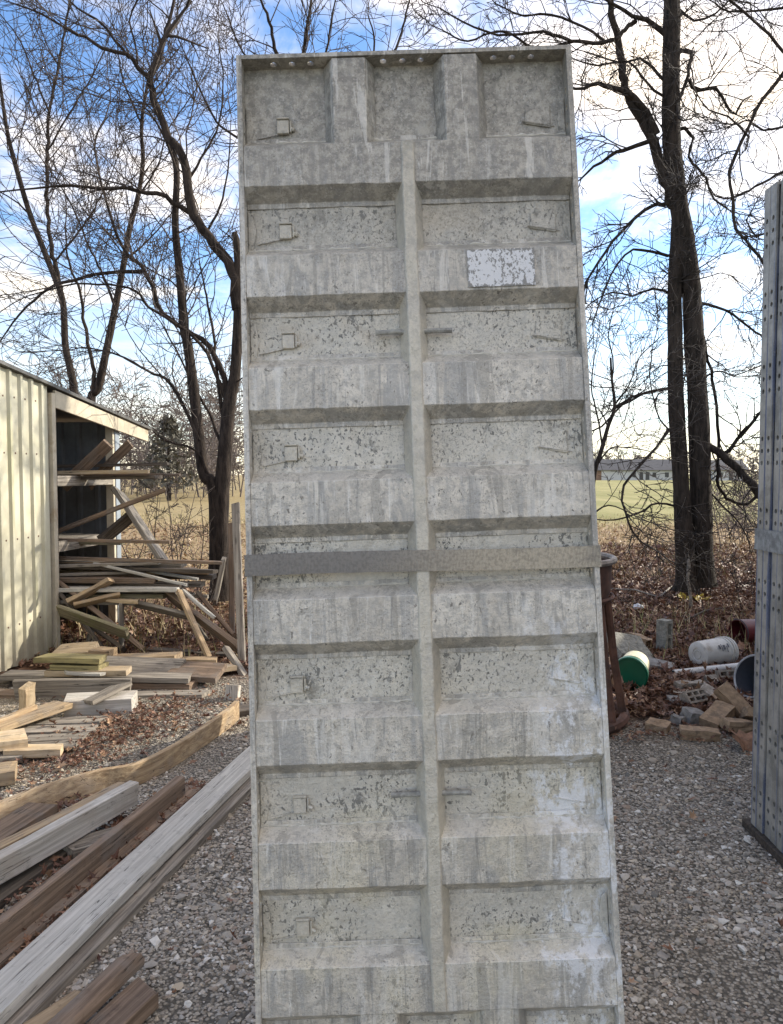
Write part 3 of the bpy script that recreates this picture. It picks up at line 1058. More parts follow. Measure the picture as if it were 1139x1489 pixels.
def plate_with_holes(L, wd, th, holes, r, sides=10):
    """plate along local z 0..L, across y 0..wd, thick x 0..th; holes: z positions at mid width"""
    mb = MB()
    b = mb.b
    z = 0.0
    cell = r * 1.5
    yc = wd / 2
    for h in sorted(holes):
        if h - cell > z + 1e-4:
            mb.box(0, th, 0, wd, z, h - cell)
        mb.box(0, th, 0, yc - cell, h - cell, h + cell)
        mb.box(0, th, yc + cell, wd, h - cell, h + cell)
        sq = []
        for k in range(8):
            a = k * math.pi / 4
            cx_, cz_ = math.cos(a), math.sin(a)
            s = cell / max(abs(cx_), abs(cz_))
            sq.append((cx_ * s, cz_ * s))
        ci = [(r * math.cos(k * math.pi / 4), r * math.sin(k * math.pi / 4)) for k in range(8)]
        vv = {}
        for lv, X in ((0, 0.0), (1, th)):
            vv[lv] = ([b.verts.new((X, yc + p[0], h + p[1])) for p in sq], [b.verts.new((X, yc + p[0], h + p[1])) for p in ci])
        for k in range(8):
            j = (k + 1) % 8
            for lv in (0, 1):
                o, i_ = vv[lv]
                b.faces.new((o[k], o[j], i_[j], i_[k]))
            b.faces.new((vv[0][1][k], vv[0][1][j], vv[1][1][j], vv[1][1][k]))
        z = h + cell
    mb.box(0, th, 0, wd, z, L)
    return mb


def hat_rib(v_lo, front=.113, run=.030, flange=.013):
    """trapezoid hat section across the panel, lower front edge at v_lo"""
    zl = PH - v_lo
    zu = zl + front
    pr = [(DEP - .0015, zl - run - flange), (DEP - .0035, zl - run - flange), (DEP - .0045, zl - run), (0, zl), (0, zu), (DEP - .0045, zu + run), (DEP - .0035, zu + run + flange), (DEP - .0015, zu + run + flange)]
    n = 40
    wob = [[(jit(.0005), jit(.0005)) for _ in pr] for _ in range(n)]
    soft = [random.gauss(0, .0007) for _ in range(9)]
    def f(i, p):
        k = pr.index(p)
        t = i / (n - 1)
        q = t * 7
        s = soft[int(q)] * (1 - q % 1) + soft[int(q) + 1] * (q % 1)
        return (-PW / 2 + .0142 + t * (PW - .0284), p[0] + (wob[i][k][0] if k in (3, 4) else 0), p[1] + wob[i][k][1] + (s if k in (2, 3) else s * .4))
    return MB().sweep(pr, f, n)


def build_form(root, full=True):
    sheet = MB()
    nx, nz = 46, 130
    vs = [[sheet.b.verts.new((-PW / 2 + .012 + (PW - .024) * i / nx, DEP + .0012 * math.sin(i * .7 + j * .35) + jit(.0006), .012 + (PH - .024) * j / nz)) for j in range(nz + 1)] for i in range(nx + 1)]
    for i in range(nx):
        for j in range(nz):
            sheet.b.faces.new((vs[i][j], vs[i + 1][j], vs[i + 1][j + 1], vs[i][j + 1]))
    sheet.box(-PW / 2 + .012, PW / 2 - .012, DEP + .004, DEP + .008, .012, PH - .012)
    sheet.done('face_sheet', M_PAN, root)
    for v in RIBV:
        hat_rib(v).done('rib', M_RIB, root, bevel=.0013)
    for v in RIBV:
        zb_ = PH - v + .113 + .030
        for xa_, xb_ in ((-PW / 2 + .016, -.04), (.04, PW / 2 - .016)):
            pts_ = [(xa_ + (xb_ - xa_) * i / 30, DEP - .004 + jit(.0008), zb_ + .001 + jit(.0010)) for i in range(31)]
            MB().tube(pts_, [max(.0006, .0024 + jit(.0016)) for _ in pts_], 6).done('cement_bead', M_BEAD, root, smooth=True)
    # centre spine
    z0, z1 = PH - 2.5095, PH - .258
    pr = [(-.037, DEP - .006), (-.0155, -.006), (.0155, -.006), (.037, DEP - .006)]
    n = 90
    wv = [(jit(.0008), jit(.0006)) for _ in range(n)]
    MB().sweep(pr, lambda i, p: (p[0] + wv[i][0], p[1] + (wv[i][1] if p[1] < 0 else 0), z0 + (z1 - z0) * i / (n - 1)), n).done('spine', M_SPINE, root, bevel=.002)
    for c in (-.1525, .1525):
        for (a, b) in ((PH - .262, PH - .013), (.013, PH - 2.507)):
            pr = [(-.07, DEP - .004), (-.045, .0015), (.045, .0015), (.07, DEP - .004)]
            n = 12
            w2 = [(jit(.0008), jit(.0008)) for _ in range(n)]
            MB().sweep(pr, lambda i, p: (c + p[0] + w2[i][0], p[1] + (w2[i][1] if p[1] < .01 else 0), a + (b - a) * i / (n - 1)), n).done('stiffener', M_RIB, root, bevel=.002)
    hz_ = []
    for k in range(9):
        c = PH - .30 - .3048 * (k - .45)
        hz_ += [h for h in (c - .05, c, c + .05) if .05 < h < PH - .05]
    for sx in (-1, 1):
        o = plate_with_holes(PH, .0565, .014, hz_, .0085).done('side_rail', M_RIB, root, bevel=0)
        o.location = (-PW / 2 if sx < 0 else PW / 2 - .014, -.002, 0)
    hx = [.098, .149, .200, .401, .454, .504, .705, .756, .809]
    tr = plate_with_holes(PW - .0284, .0565, .0115, [h - .0142 for h in hx], .0095)
    o = tr.done('top_rail', M_RIB, root)
    o.matrix_basis = Matrix.Translation((-PW / 2 + .0142, -.002, PH)) @ Matrix(((0, 0, 1, 0), (0, 1, 0, 0), (-1, 0, 0, 0), (0, 0, 0, 1)))
    MB().box(-PW / 2 + .0142, PW / 2 - .0142, -.002, .0545, 0, .0115).done('bottom_rail', M_RIB, root)


build_form(panel)

# hardware in the bays
bays = [.183] + [v + .110 for v in RIBV]
bays = bays[:8]
y_s = DEP - .001
for k, v in enumerate(bays):
    z = PH - v
    u = -PW / 2 + .118
    mb = MB().box(u - .0165, u + .0165, y_s - .011, y_s, z - .021, z + .0175)
    mb.box(u - .0175, u + .018, y_s - .015, y_s, z + .0185, z + .0235)
    mb.box(u + .0185, u + .0235, y_s - .010, y_s, z - .017, z + .016)
    lp = mb.done('latch_plate', M_SPINE, panel, bevel=.0015)
    MB().tube([(u + .022, y_s - .005, z - .006), (u + .032, y_s - .006, z - .010)], .0055, 7).done('pin', M_SPINE, lp, smooth=True)
    MB().tube([(u - .015, y_s - .004, z - .020), (u - .045, y_s - .003, z - .026), (u - .077, y_s - .002, z - .032)], .0022, 5).done('wire', M_RIB, panel)
    # faint wedge plate outline beside the rail, both sides
    for s in (-1, 1):
        e = s * (PW / 2 - .016)
        pr = [(0, -.055), (.014, -.042), (.022, 0), (.014, .05), (0, .062)]
        n = 2
        MB().sweep(pr, lambda i, p: (e - s * p[0], y_s - .004 * i, z + p[1]), n).done('rail_gusset', M_PAN, panel, bevel=.001)
    a = PW / 2 - .118
    MB().sweep([(-.010, -.016), (.062, -.030), (.062, .034), (-.006, .024)], lambda i, p: (a + p[0], y_s + .001 - .005 * i, z + p[1] + .006), 2).done('wedge_boss', M_PAN, panel, bevel=.0015)
    MB().tube([(a - .016, y_s - .005, z - .004), (a + .03, y_s - .005, z - .013), (a + .072, y_s - .003, z - .020)], [.003, .0018, .0014], 6).done('wire', M_RIB, panel)
M_ROD = plain('cement coated rod', (.36, .35, .31), .75, 0, .25, 60, .5, (.22, .21, .19))
for v in (.777, 1.988):
    for s in (-1, 1):
        zz = PH - v
        MB().tube([(s * .024, .026, zz), (s * .06, .025, zz + .0008), (s * .103, .024, zz - .0005)], [.0072, .0068, .0074], 9).done('handle_rod', M_ROD, panel, smooth=True)

# white paint patch on the second rib
m, n, bs = material('flaked white paint')
v = objco(n)
fl = n.noise(n.scale(v, 1.3, 1, .9), 120, 4, .65, .3)
fl2 = n.noise(v, 24, 4, .65)
k = n.math('ADD', n.math('MULTIPLY', fl, .62), n.math('MULTIPLY', fl2, .38))
px_, py_, pz_ = n.sep(v)
ex = n.math('SUBTRACT', .0895, n.math('ABSOLUTE', n.math('SUBTRACT', px_, -PW / 2 + .6955)))
ez = n.math('SUBTRACT', .051, n.math('ABSOLUTE', n.math('SUBTRACT', pz_, PH - .619)))
edge = n.step(n.math('MINIMUM', ex, ez), .010, .0, 0, .09)
k = n.math('ADD', k, edge)
k = n.math('ADD', k, n.math('MULTIPLY', n.step(px_, -PW / 2 + .66, -PW / 2 + .74), .02))
n.put(bs.inputs['Base Color'], n.mix(n.step(k, .535, .565), (.74, .73, .71), (.27, .26, .235)))
bs.inputs['Roughness'].default_value = .7
bump(n, bs, fl, .4, .004)
MB().box(-PW / 2 + .606, -PW / 2 + .785, -.0042, -.0015, PH - .670, PH - .568).done('paint_patch', m, panel)

# the strap
m, n, bs = material('woven webbing')
v = objco(n)
x, y, z = n.sep(v)
wv = n.node('ShaderNodeTexWave', wave_type='BANDS', bands_direction='X')
n.put(wv.inputs['Vector'], v)
wv.inputs['Scale'].default_value = 84
wv.inputs['Distortion'].default_value = 2.2
wv.inputs['Detail'].default_value = 3
wz = n.node('ShaderNodeTexWave', wave_type='BANDS', bands_direction='Z')
n.put(wz.inputs['Vector'], v)
wz.inputs['Scale'].default_value = 60
wz.inputs['Distortion'].default_value = 1.2
br = n.noise(n.scale(v, 3.2, 1, 7), 1, 5, .6)
xx = n.math('ADD', x, n.math('MULTIPLY', n.math('SUBTRACT', br, .5), .5))
c = n.mix(n.step(xx, -.22, .26), (.27, .25, .22), (.56, .485, .36))
c = n.mix(n.step(br, .54, .68, 0, .55), c, (.17, .165, .155))
c = n.mix(n.step(n.noise(v, 120, 3, .6), .4, .65, 0, .35), c, (.1, .09, .075))
c = n.mix(n.math('MULTIPLY', n.step(wv.outputs['Fac'], .35, .0, 0, .6), n.step(br, .35, .6)), c, (.13, .12, .105))
n.put(bs.inputs['Base Color'], c)
bs.inputs['Roughness'].default_value = .9
bump(n, bs, n.math('ADD', wv.outputs['Fac'], n.math('MULTIPLY', wz.outputs['Fac'], .15)), .5, .002)
zs = PH - 1.391
SM = PM @ Matrix.Translation((0, 0, zs))
loop = []
hw_ = PW / 2 + .003
for i in range(61):
    t = i / 60
    loop.append((-hw_ + 2 * hw_ * t, -.0098 + .0045 * math.sin(t * math.pi * 2) ** 2, .0035 * math.sin(t * 5 + .6) - .002 * t))
for i in range(1, 4):
    loop.append((hw_ + .002, -.0065 + .066 * i / 4, 0))
for i in range(21):
    loop.append((hw_ - 2 * hw_ * i / 20, .0605, 0))
for i in range(1, 4):
    loop.append((-hw_ - .002, .0605 - .066 * i / 4, 0))
mb = MB()
rows = []
nl = len(loop)
for i, (a, b, cz) in enumerate(loop):
    fr = random.gauss(0, .0004)
    rows.append([mb.b.verts.new((a, b, cz + .0275 + fr)), mb.b.verts.new((a, b - .0004, cz)), mb.b.verts.new((a, b, cz - .0275 + fr))])
for i in range(nl):
    A, B = rows[i], rows[(i + 1) % nl]
    for k in range(2):
        mb.b.faces.new((A[k], A[k + 1], B[k + 1], B[k]))
bmesh.ops.recalc_face_normals(mb.b, faces=mb.b.faces)
bmesh.ops.solidify(mb.b, geom=list(mb.b.faces), thickness=.0018)
strap = mb.done('webbing_strap', m, None, SM)
tag(strap, 'woven grey and tan webbing strap pulled across the middle of the leaning panel', 'strap', 'webbing straps')

# ------------------------------------------------------------------ upright stack of form panels
stack_ref = empty('paint_reference', (1.65, 3.2, 0))
M_SIDE = None
m, n, bs = material('blue grey weathered aluminium')
v = n.node('ShaderNodeNewGeometry').outputs['Position']
oy = n.sep(objco(n))[1]
f1 = n.noise(v, 9, 6, .65)
st = n.noise(n.scale(v, 30, 60, 1.8), 1, 5, .65)
c = n.mix(n.step(f1, .35, .65), (.23, .22, .195), (.42, .395, .35))
c = n.mix(n.step(st, .55, .7, 0, .6), c, (.13, .13, .13))
bl = n.noise(n.scale(v, 20, 62, 1.1, (3, 0, 0)), 1, 3, .5)
c = n.mix(n.math('MULTIPLY', n.step(bl, .47, .57, .0, .65), n.math('ADD', n.step(oy, .040, .046), n.step(oy, .014, .008), clamp=True)), c, (.075, .12, .26))
c = n.mix(n.step(n.noise(v, 90, 3, .6), .58, .72, 0, .5), c, (.45, .45, .44))
n.put(bs.inputs['Base Color'], c)
bs.inputs['Roughness'].default_value = .5
bs.inputs['Metallic'].default_value = .25
bump(n, bs, f1, .3, .006)
M_SIDE = m
bpy.data.objects.remove(stack_ref)

SK = .04                                            # skid height
proto = empty('form_panel', (0, 0, 0))
L = PH
hz2 = []
for kk in range(9):
    c = L - .19 - .3048 * kk
    hz2 += [h for h in (c - .052, c, c + .052) if .03 < h < L - .03]
for sx in (0, 1):
    o = plate_with_holes(L, .051, .010, hz2, .0105).done('side_rail', M_SIDE, proto, bevel=0)
    o.location = (0 if sx == 0 else PW - .010, .0, 0)
MB().box(.0102, PW - .0102, 0, .051, L - .010, L).done('top_rail', M_SIDE, proto)
MB().box(.0102, PW - .0102, 0, .051, 0, .010).done('bottom_rail', M_SIDE, proto)
MB().box(.0102, PW - .0102, .045, .049, .0102, L - .0102).done('face_sheet', M_SIDE, proto)
for v_ in RIBV:
    z = L - v_
    MB().sweep([(.044, z - .03), (.002, z), (.002, z + .113), (.044, z + .143)], lambda i, p: (.0104 + i * (PW - .0208), p[0], p[1]), 2).done('rib', M_SIDE, proto)
SX, SY = 1.592, 3.36
ordw = ['rearmost', 'second', 'third', 'fourth', 'fifth', 'sixth']
for k in range(6):
    o = proto if k == 0 else copy_tree(proto)
    yk = SY - .0545 * (k + 1) - .004 * (k // 2)
    o.location = (SX + random.uniform(-.004, .004), yk, SK)
    o.rotation_euler = (0, random.uniform(-.0015, .0015), random.uniform(-.003, .003))
    lab = {0: 'rearmost upright form panel of the banded stack, its holed rail nearest the big tree',
           1: 'second upright form panel from the rear of the banded stack',
           2: 'third upright form panel from the rear of the banded stack',
           3: 'fourth upright form panel from the rear of the banded stack',
           4: 'fifth upright form panel from the rear of the banded stack',
           5: 'sixth upright form panel from the rear of the banded stack'}[k]
    tag(o, lab, 'form panel', 'form panels standing in a banded stack')
YF = SY - .0545 * 6 - .012
zb = 1.30
band = []
bx0, bx1, by0, by1 = SX - .009, SX + PW + .009, YF - .006, SY + .006
mb = MB()
lp = [(bx0, by1), (bx0, by0), (bx1, by0), (bx1, by1)]
for i in range(4):
    (xa, ya), (xb, yb) = lp[i], lp[(i + 1) % 4]
    x0_, x1_ = min(xa, xb), max(xa, xb)
    y0_, y1_ = min(ya, yb), max(ya, yb)
    if i % 2 == 0:
        mb.box(x0_ - .002, x0_ + .002, y0_, y1_, -.045, .045)
    else:
        mb.box(x0_, x1_, y0_ - .002, y0_ + .002, -.045, .045)
M_BAND = plain('grey webbing', (.27, .265, .25), .9, 0, .3, 40, .3, (.17, .165, .155))
tag(mb.done('webbing_strap', M_BAND, None, Matrix.Translation((0, 0, zb))), 'grey webbing strap around the upright stack of form panels', 'strap', 'webbing straps')
M_SKIDW = wood((.085, .062, .045), (.035, .027, .021), 'skid')
sk = empty('timber_skid', (SX, (SY + YF) / 2, 0))
tag(sk, 'low dark timber skid under the upright stack of form panels', 'skid')
hl = (SY - YF) / 2 + .03
MB().box(-.020, .07, -hl, hl + .02, 0, SK - .001).done('side_timber', M_SKIDW, sk, bevel=.005)
MB().box(PW - .07, PW + .03, -hl, hl + .02, 0, SK - .001).done('side_timber', M_SKIDW, sk, bevel=.005)
MB().box(.071, PW - .071, -.05, .05, .004, SK - .012).done('cross_timber', M_SKIDW, sk)

# unseen container, added beside the yard to shade the gravel
ct = empty('shade_container', (3.3, 2.5, 0))
tag(ct, 'unseen grey corrugated container added to shade the gravel, nearer of two', 'container', 'added shade containers')
pr = []
k = 0
yy = -3.4
prof = []
while yy < 3.4:
    prof += [(0, yy), (0, yy + .08), (.035, yy + .11), (.035, yy + .19)]
    yy += .22
mb = MB()
for xo in (0, 2.4):
    a = [mb.b.verts.new((xo + p[0], p[1], .15)) for p in prof]
    b = [mb.b.verts.new((xo + p[0], p[1], 2.55)) for p in prof]
    for i in range(len(prof) - 1):
        mb.b.faces.new((a[i], a[i + 1], b[i + 1], b[i]))
mb.done('side_wall', M_CONTAINER, ct)
MB().box(-.05, 2.5, -3.5, 3.5, 2.551, 2.65).done('roof', M_CONTAINER, ct)
MB().box(-.05, 2.5, -3.5, 3.5, 0, .149).done('base', M_CONTAINER, ct)
MB().box(-.05, 2.5, 3.41, 3.5, .15, 2.55).done('end_door', M_CONTAINER, ct)
MB().box(-.05, 2.5, -3.5, -3.41, .15, 2.55).done('end_wall', M_CONTAINER, ct)

ct2 = copy_tree(ct)  # second unseen container, added to shade the buckets and bricks
ct2.location = (6.8, 6.8, 0)
tag(ct2, 'unseen grey corrugated container added to shade the buckets, farther of two', 'container', 'added shade containers')

# ------------------------------------------------------------------ shed
e1 = Vector((.119, .993, 0)).normalized()
e2 = Vector((-e1.y, e1.x, 0))
Cc = at(81, 950, 6.84)
SHM = Matrix(((e1.x, e2.x, 0, Cc.x), (e1.y, e2.y, 0, Cc.y), (0, 0, 1, 0), (0, 0, 0, 1)))
shed = empty('lumber_shed', None, mw=SHM)
tag(shed, 'open-fronted lumber shed with cream corrugated metal siding and a sloping roof', 'shed')


def roofz(x):
    return 2.355 - .132 * x


m, n, bs = material('cream corrugated siding')
v = objco(n)
f1 = n.noise(v, 3, 5, .6)
f2 = n.noise(n.scale(v, 9, 9, .9), 1, 5, .6)
c = n.mix(n.step(f1, .35, .65), (.50, .465, .33), (.58, .545, .41))
c = n.mix(n.step(f2, .56, .7, 0, .5), c, (.42, .40, .20))
c = n.mix(n.step(n.noise(v, 45, 4, .7), .62, .72, 0, .5), c, (.33, .29, .22))
zz_ = n.math('ADD', n.sep(v)[2], n.math('MULTIPLY', n.math('SUBTRACT', n.noise(v, 8, 5, .7), .5), .5))
c = n.mix(n.step(zz_, .42, .02, 0, .7), c, (.26, .22, .16))
n.put(bs.inputs['Base Color'], c)
bs.inputs['Roughness'].default_value = .5
bump(n, bs, f1, .1, .01)
M_SIDING = m
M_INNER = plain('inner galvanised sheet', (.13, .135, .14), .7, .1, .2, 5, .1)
M_FASCIA = plain('old white trim paint', (.52, .45, .33), .75, 0, .15, 7, .2, (.36, .27, .17), .54)


def corrugated(x0, x1, pitch, depth, place, top, z0=0.0):
    mb = MB()
    prof = []
    x = x0
    while x < x1:
        for dx, dy in ((0, 0), (pitch * .66, 0), (pitch * .74, -depth), (pitch * .92, -depth)):
            if x + dx <= x1:
                prof.append((x + dx, dy))
        x += pitch
    prof.append((x1, 0))
    a = [mb.b.verts.new(place(p[0], p[1], z0)) for p in prof]
    mid_ = [mb.b.verts.new(place(p[0], p[1], (z0 + top(p[0])) / 2)) for p in prof]
    b = [mb.b.verts.new(place(p[0], p[1], top(p[0]))) for p in prof]
    for i in range(len(prof) - 1):
        mb.b.faces.new((a[i], a[i + 1], mid_[i + 1], mid_[i]))
        mb.b.faces.new((mid_[i], mid_[i + 1], b[i + 1], b[i]))
    bmesh.ops.recalc_face_normals(mb.b, faces=mb.b.faces)
    bmesh.ops.solidify(mb.b, geom=list(mb.b.faces), thickness=.002)
    return mb


xa = -3.0
for k in range(3):
    corrugated(xa, xa + .98, .15, .022, lambda x, y, z: (x, y, z), lambda x: roofz(x) - .022, .02).done('siding_sheet', M_SIDING, shed)
    mb = MB()
    for zr in (.35, 1.05, 1.75, 2.2):
        for kx in range(6):
            xs_ = xa + .05 + .15 * kx
            mb.box(xs_ - .007, xs_ + .007, -.006, -.001, zr - .007, zr + .007)
    mb.done('fastener_row', M_RUST, shed, bevel=.002)
    xa += .985
MB().box(-.028, .030, -.032, .030, .01, 2.29).done('corner_trim', M_FASCIA, shed, bevel=.003)
MB().box(.032, .09, .0, .085, .0, 2.25).done('door_post', M_DOORPOST if 'M_DOORPOST' in globals() else W_DARK, shed)
# fascia follows the slope
MB().sweep([(-.030, -.185), (-.004, -.185), (-.004, -.032), (-.030, -.032)], lambda i, p: (.032 + i * (1.93 - .032), p[0], roofz(.032 + i * 1.9) + p[1] + (.03 if i and p[1] < -.1 else 0)), 2).done('fascia_board', M_FASCIA, shed, bevel=.002)
MB().sweep([(-.055, -.018), (3.2, -.018), (3.2, .010), (-.055, .010)], lambda i, p: (-3.1 + i * 5.08, p[0], roofz(-3.1 + i * 5.08) + p[1]), 2).done('roof', M_ROOFEDGE, shed)
MB().box(1.24, 1.335, .02, .115, 0, 2.10).done('post', M_GALV, shed, bevel=.004)
MB().box(1.20, 1.238, .03, .11, 0, 2.10).done('post_board', M_FASCIA, shed, bevel=.002)
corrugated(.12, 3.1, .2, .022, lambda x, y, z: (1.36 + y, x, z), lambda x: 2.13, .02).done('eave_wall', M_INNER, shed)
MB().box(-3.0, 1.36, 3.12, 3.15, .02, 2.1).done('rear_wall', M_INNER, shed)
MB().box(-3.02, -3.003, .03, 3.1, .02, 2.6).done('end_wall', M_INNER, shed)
for z_, nm in ((1.47, 'shelf_beam'), (.875, 'shelf_beam'), (.36, 'shelf_beam')):
    MB().box(.095, 1.195, .025, .065, z_, z_ + .095).done(nm, W_GREY, shed, bevel=.003)
    for k in range(5):
        MB().box(.10 + .22 * k, .30 + .22 * k, .10, 2.6, z_ + .05, z_ + .085).done('shelf_board', W_GREY, shed)

# ------------------------------------------------------------------ lumber
GL = 'loose lumber stacked and scattered by the shed'


def board(label, P, Q, wd, th, mat, rl=0.0, name='plank', warp=.004, cat='lumber', seg=8, round_=0):
    """a sawn board between two centre points; rl turns it about its length (degrees; 0 lies flat, 90 stands on edge)"""
    P, Q = Vector(P), Vector(Q)
    A = (Q - P)
    L = A.length
    A.normalize()
    s = A.cross(Vector((0, 0, 1))).normalized()
    nrm = s.cross(A)
    c_, s_ = math.cos(R(rl)), math.sin(R(rl))
    s2, n2 = s * c_ + nrm * s_, nrm * c_ - s * s_
    mid = (P + Q) / 2
    M = Matrix.Identity(4)
    for i in range(3):
        M[i][0], M[i][1], M[i][2], M[i][3] = A[i], s2[i], n2[i], mid[i]
    h, t = wd / 2, th / 2
    ch = min(.003, th * .15)
    if round_:
        pr = [(h * math.cos(a) * (1 + random.uniform(-.08, .08)), t * math.sin(a) * (1 + random.uniform(-.1, .1))) for a in np.linspace(0, 2 * math.pi, 11)[:-1]]
    else:
        pr = [(-h + ch, -t), (h - ch, -t), (h, -t + ch), (h, t - ch), (h - ch, t), (-h + ch, t), (-h, t - ch), (-h, -t + ch)]
    ph = random.uniform(0, 6)
    cut0, cut1 = random.gauss(0, .012), random.gauss(0, .012)
    def f(i, p):
        u = i / (seg - 1)
        b = warp * math.sin(u * 3.1 + ph)
        tw = random.gauss(0, .0006) if 0 < i < seg - 1 else random.gauss(0, .0022)
        xx = (-L / 2 + L * u) + (p[0] / h * (cut0 if i == 0 else cut1) * (1 if i in (0, seg - 1) else 0))
        return (xx, p[0] + b * .6 + tw, p[1] + b + tw)
    o = MB().sweep(pr, f, seg).done(name, mat, None, M, smooth=bool(round_))
    return tag(o, label, cat, GL)


# long boards lying on the gravel
A, B = g(-75, 1522, .057), g(364, 1106, .057)
d = (B - A).normalized()
board('long pale grey weathered plank running along the gravel to the foot of the form panel', A, B + d * .45, .142, .038, W_PALEGREY, 2)
side = Vector((d.y, -d.x, 0))
board('grey plank lying half hidden under the long pale grey plank', A + side * .046 - Vector((0, 0, .0385)), B + d * .5 + side * .046 - Vector((0, 0, .0385)), .14, .036, W_GREY)
A, B = g(-60, 1405, .083), g(264, 1141, .083)
board('brown board standing on edge along the leaf drift, long and straight', A, B, .089, .038, W_BROWN, 90)
d = (B - A).normalized()
side = Vector((d.y, -d.x, 0))
board('brown board lying flat under the brown board on edge', A + side * .015 - Vector((0, 0, .064)), B + d * .1 + side * .015 - Vector((0, 0, .064)), .10, .038, W_BROWN)
A, B = g(-70, 1298, .115), g(190, 1152, .115)
d = (B - A).normalized()
side = Vector((d.y, -d.x, 0))
board('heavy pale timber on edge, the nearer of the pair beside the warped plank', A, B + side * .02, .10, .055, W_WHITE, 90, name='timber')
board('heavy tan timber on edge, the farther of the pair beside the warped plank', A - side * .06, B - side * .042 - d * .03, .095, .052, W_TAN, 90, name='timber')
board('dark board lying under the heavy pale timber', g(-60, 1345, .02), g(120, 1215, .02), .10, .038, W_DARK)
board('short block laid crosswise to hold up the heavy timbers', g(95, 1235, .042), g(175, 1215, .042), .12, .036, W_GREY, 0)
board('short wide brown plank end lying between the warped plank and the heavy timbers', g(-60, 1250, .045), g(62, 1174, .045), .15, .04, W_BROWN)
board('thin brown lath beneath the warped plank', g(60, 1214, .012), g(140, 1160, .012), .05, .02, W_TAN)

# the warped plank: a twisted board on edge with a bent run
pts = [(-60, 1222), (0, 1198), (60, 1178), (110, 1163), (150, 1152), (200, 1141), (250, 1115), (293, 1086), (330, 1060), (345, 1046)]
hts = [.07, .085, .10, .105, .11, .11, .11, .11, .12, .12]
lnz = [.8, .75, .65, .5, .3, .12, .05, 0, 0, 0]
C = catmull(np.array([np.array(g(x, y, 0)) for x, y in pts]), 54)
hh = np.interp(np.linspace(0, 1, len(C)), np.linspace(0, 1, len(hts)), hts)
ll = np.interp(np.linspace(0, 1, len(C)), np.linspace(0, 1, len(lnz)), lnz)
tan = np.gradient(C, axis=0)
tan /= np.linalg.norm(tan, axis=1, keepdims=True)
sd = np.stack([tan[:, 1], -tan[:, 0], 0 * tan[:, 0]], -1)
c0 = C.mean(0)
Aax = (C[-1] - C[0]) / np.linalg.norm(C[-1] - C[0])
Sax = np.array([Aax[1], -Aax[0], 0])
WM = Matrix.Identity(4)
for i in range(3):
    WM[i][0], WM[i][1], WM[i][2], WM[i][3] = Aax[i], -Sax[i], (0, 0, 1)[i], c0[i]
WI = WM.inverted()
def fw(i, p):
    h = hh[i] * p[1]
    q = C[i] + sd[i] * (p[0] + -h * .45 * ll[i]) + np.array([0, 0, .002 + h])
    return WI @ Vector(q)
tag(MB().sweep([(-.016, 0), (.016, 0), (.016, 1), (-.016, 1)], fw, len(C)).done('plank', W_TAN, None, WM, bevel=.002, smooth=True),
    'long warped twisted plank curving across the gravel towards the form panel', 'lumber', GL)

# two weathered offcuts near the bottom edge of the view
board('rough brown weathered timber lying on top of another at the near gravel', g(35, 1545, .068), g(188, 1402, .072), .085, .06, W_BROWN, 12, name='timber', round_=1)
board('short brown offcut under the rough weathered timber on the near gravel', g(120, 1532, .028), g(215, 1444, .026), .11, .05, W_BROWN, 4, name='timber')
board('fresh tan offcut beside the rough weathered timber', g(20, 1520, .03), g(120, 1450, .03), .06, .04, W_TAN)

# middle heap, boards lying across the view
def hb(label, x0, y0, x1, y1, D0, D1, wd, th, mat, rl=0, name='plank'):
    return board(label, at(x0, y0, D0), at(x1, y1, D1), wd, th, mat, rl, name)


hb('greenish treated board on top of the middle heap, the upper of two', 60, 957, 150, 959, 5.62, 5.60, .14, .040, W_GREEN)
hb('greenish treated board on top of the middle heap, the lower of two', 80, 967, 151, 969, 5.62, 5.60, .14, .038, W_GREEN, 0)
hb('pale board with a bright sawn end in the middle heap', 72, 976, 188, 976, 5.62, 5.58, .14, .042, W_FRESH)
hb('long plank spanning the whole middle heap', 8, 982, 277, 986, 5.75, 5.68, .16, .04, W_GREY)
hb('thick dark beam under the long plank of the middle heap', 170, 997, 282, 998, 5.72, 5.66, .14, .07, W_BROWN, 0, 'timber')
hb('grey wide plank standing on edge at the front of the middle heap', 22, 1005, 190, 1001, 5.38, 5.42, .155, .036, W_GREY, 82)
hb('grey plank low in the middle heap with a pale sawn end', 195, 1013, 300, 1010, 5.50, 5.46, .14, .045, W_GREY)
hb('brown board at the back of the middle heap', 160, 957, 260, 955, 6.10, 6.05, .16, .042, W_TAN)
hb('wide grey plank leaning flat against the back of the middle heap', 150, 968, 262, 972, 5.90, 5.86, .17, .04, W_GREY, -35)
hb('wide brown plank on the far end of the middle heap', 250, 975, 322, 979, 5.85, 5.80, .24, .045, W_BROWN, -14)
hb('tan board behind the wide brown plank of the middle heap', 255, 961, 316, 961, 6.2, 6.15, .12, .042, W_TAN)
hb('short tan board end poking out past the middle heap', 300, 975, 338, 970, 5.95, 6.1, .13, .04, W_FRESH)
hb('pale short block lying on the heap against the shed corner', 82, 948, 138, 944, 6.2, 6.15, .16, .05, W_FRESH, -20, 'wood_block')
hb('orange brown block on the heap beside the pale short block', 138, 949, 165, 950, 6.1, 6.08, .16, .07, W_TAN, 0, 'wood_block')
hb('dark plank under the shed side of the middle heap', 0, 998, 80, 978, 5.7, 6.2, .16, .05, W_DARK)
hb('dark brown plank lowest at the shed end of the middle heap', -20, 1010, 60, 1012, 5.5, 5.45, .16, .05, W_BROWN)
hb('split grey plank lying before the small upright block', -20, 1041, 66, 1040, 5.15, 5.12, .15, .04, W_GREY)
hb('narrow pale lath on the long plank of the middle heap', 95, 978, 150, 981, 5.5, 5.48, .05, .02, W_PALEGREY, 4)
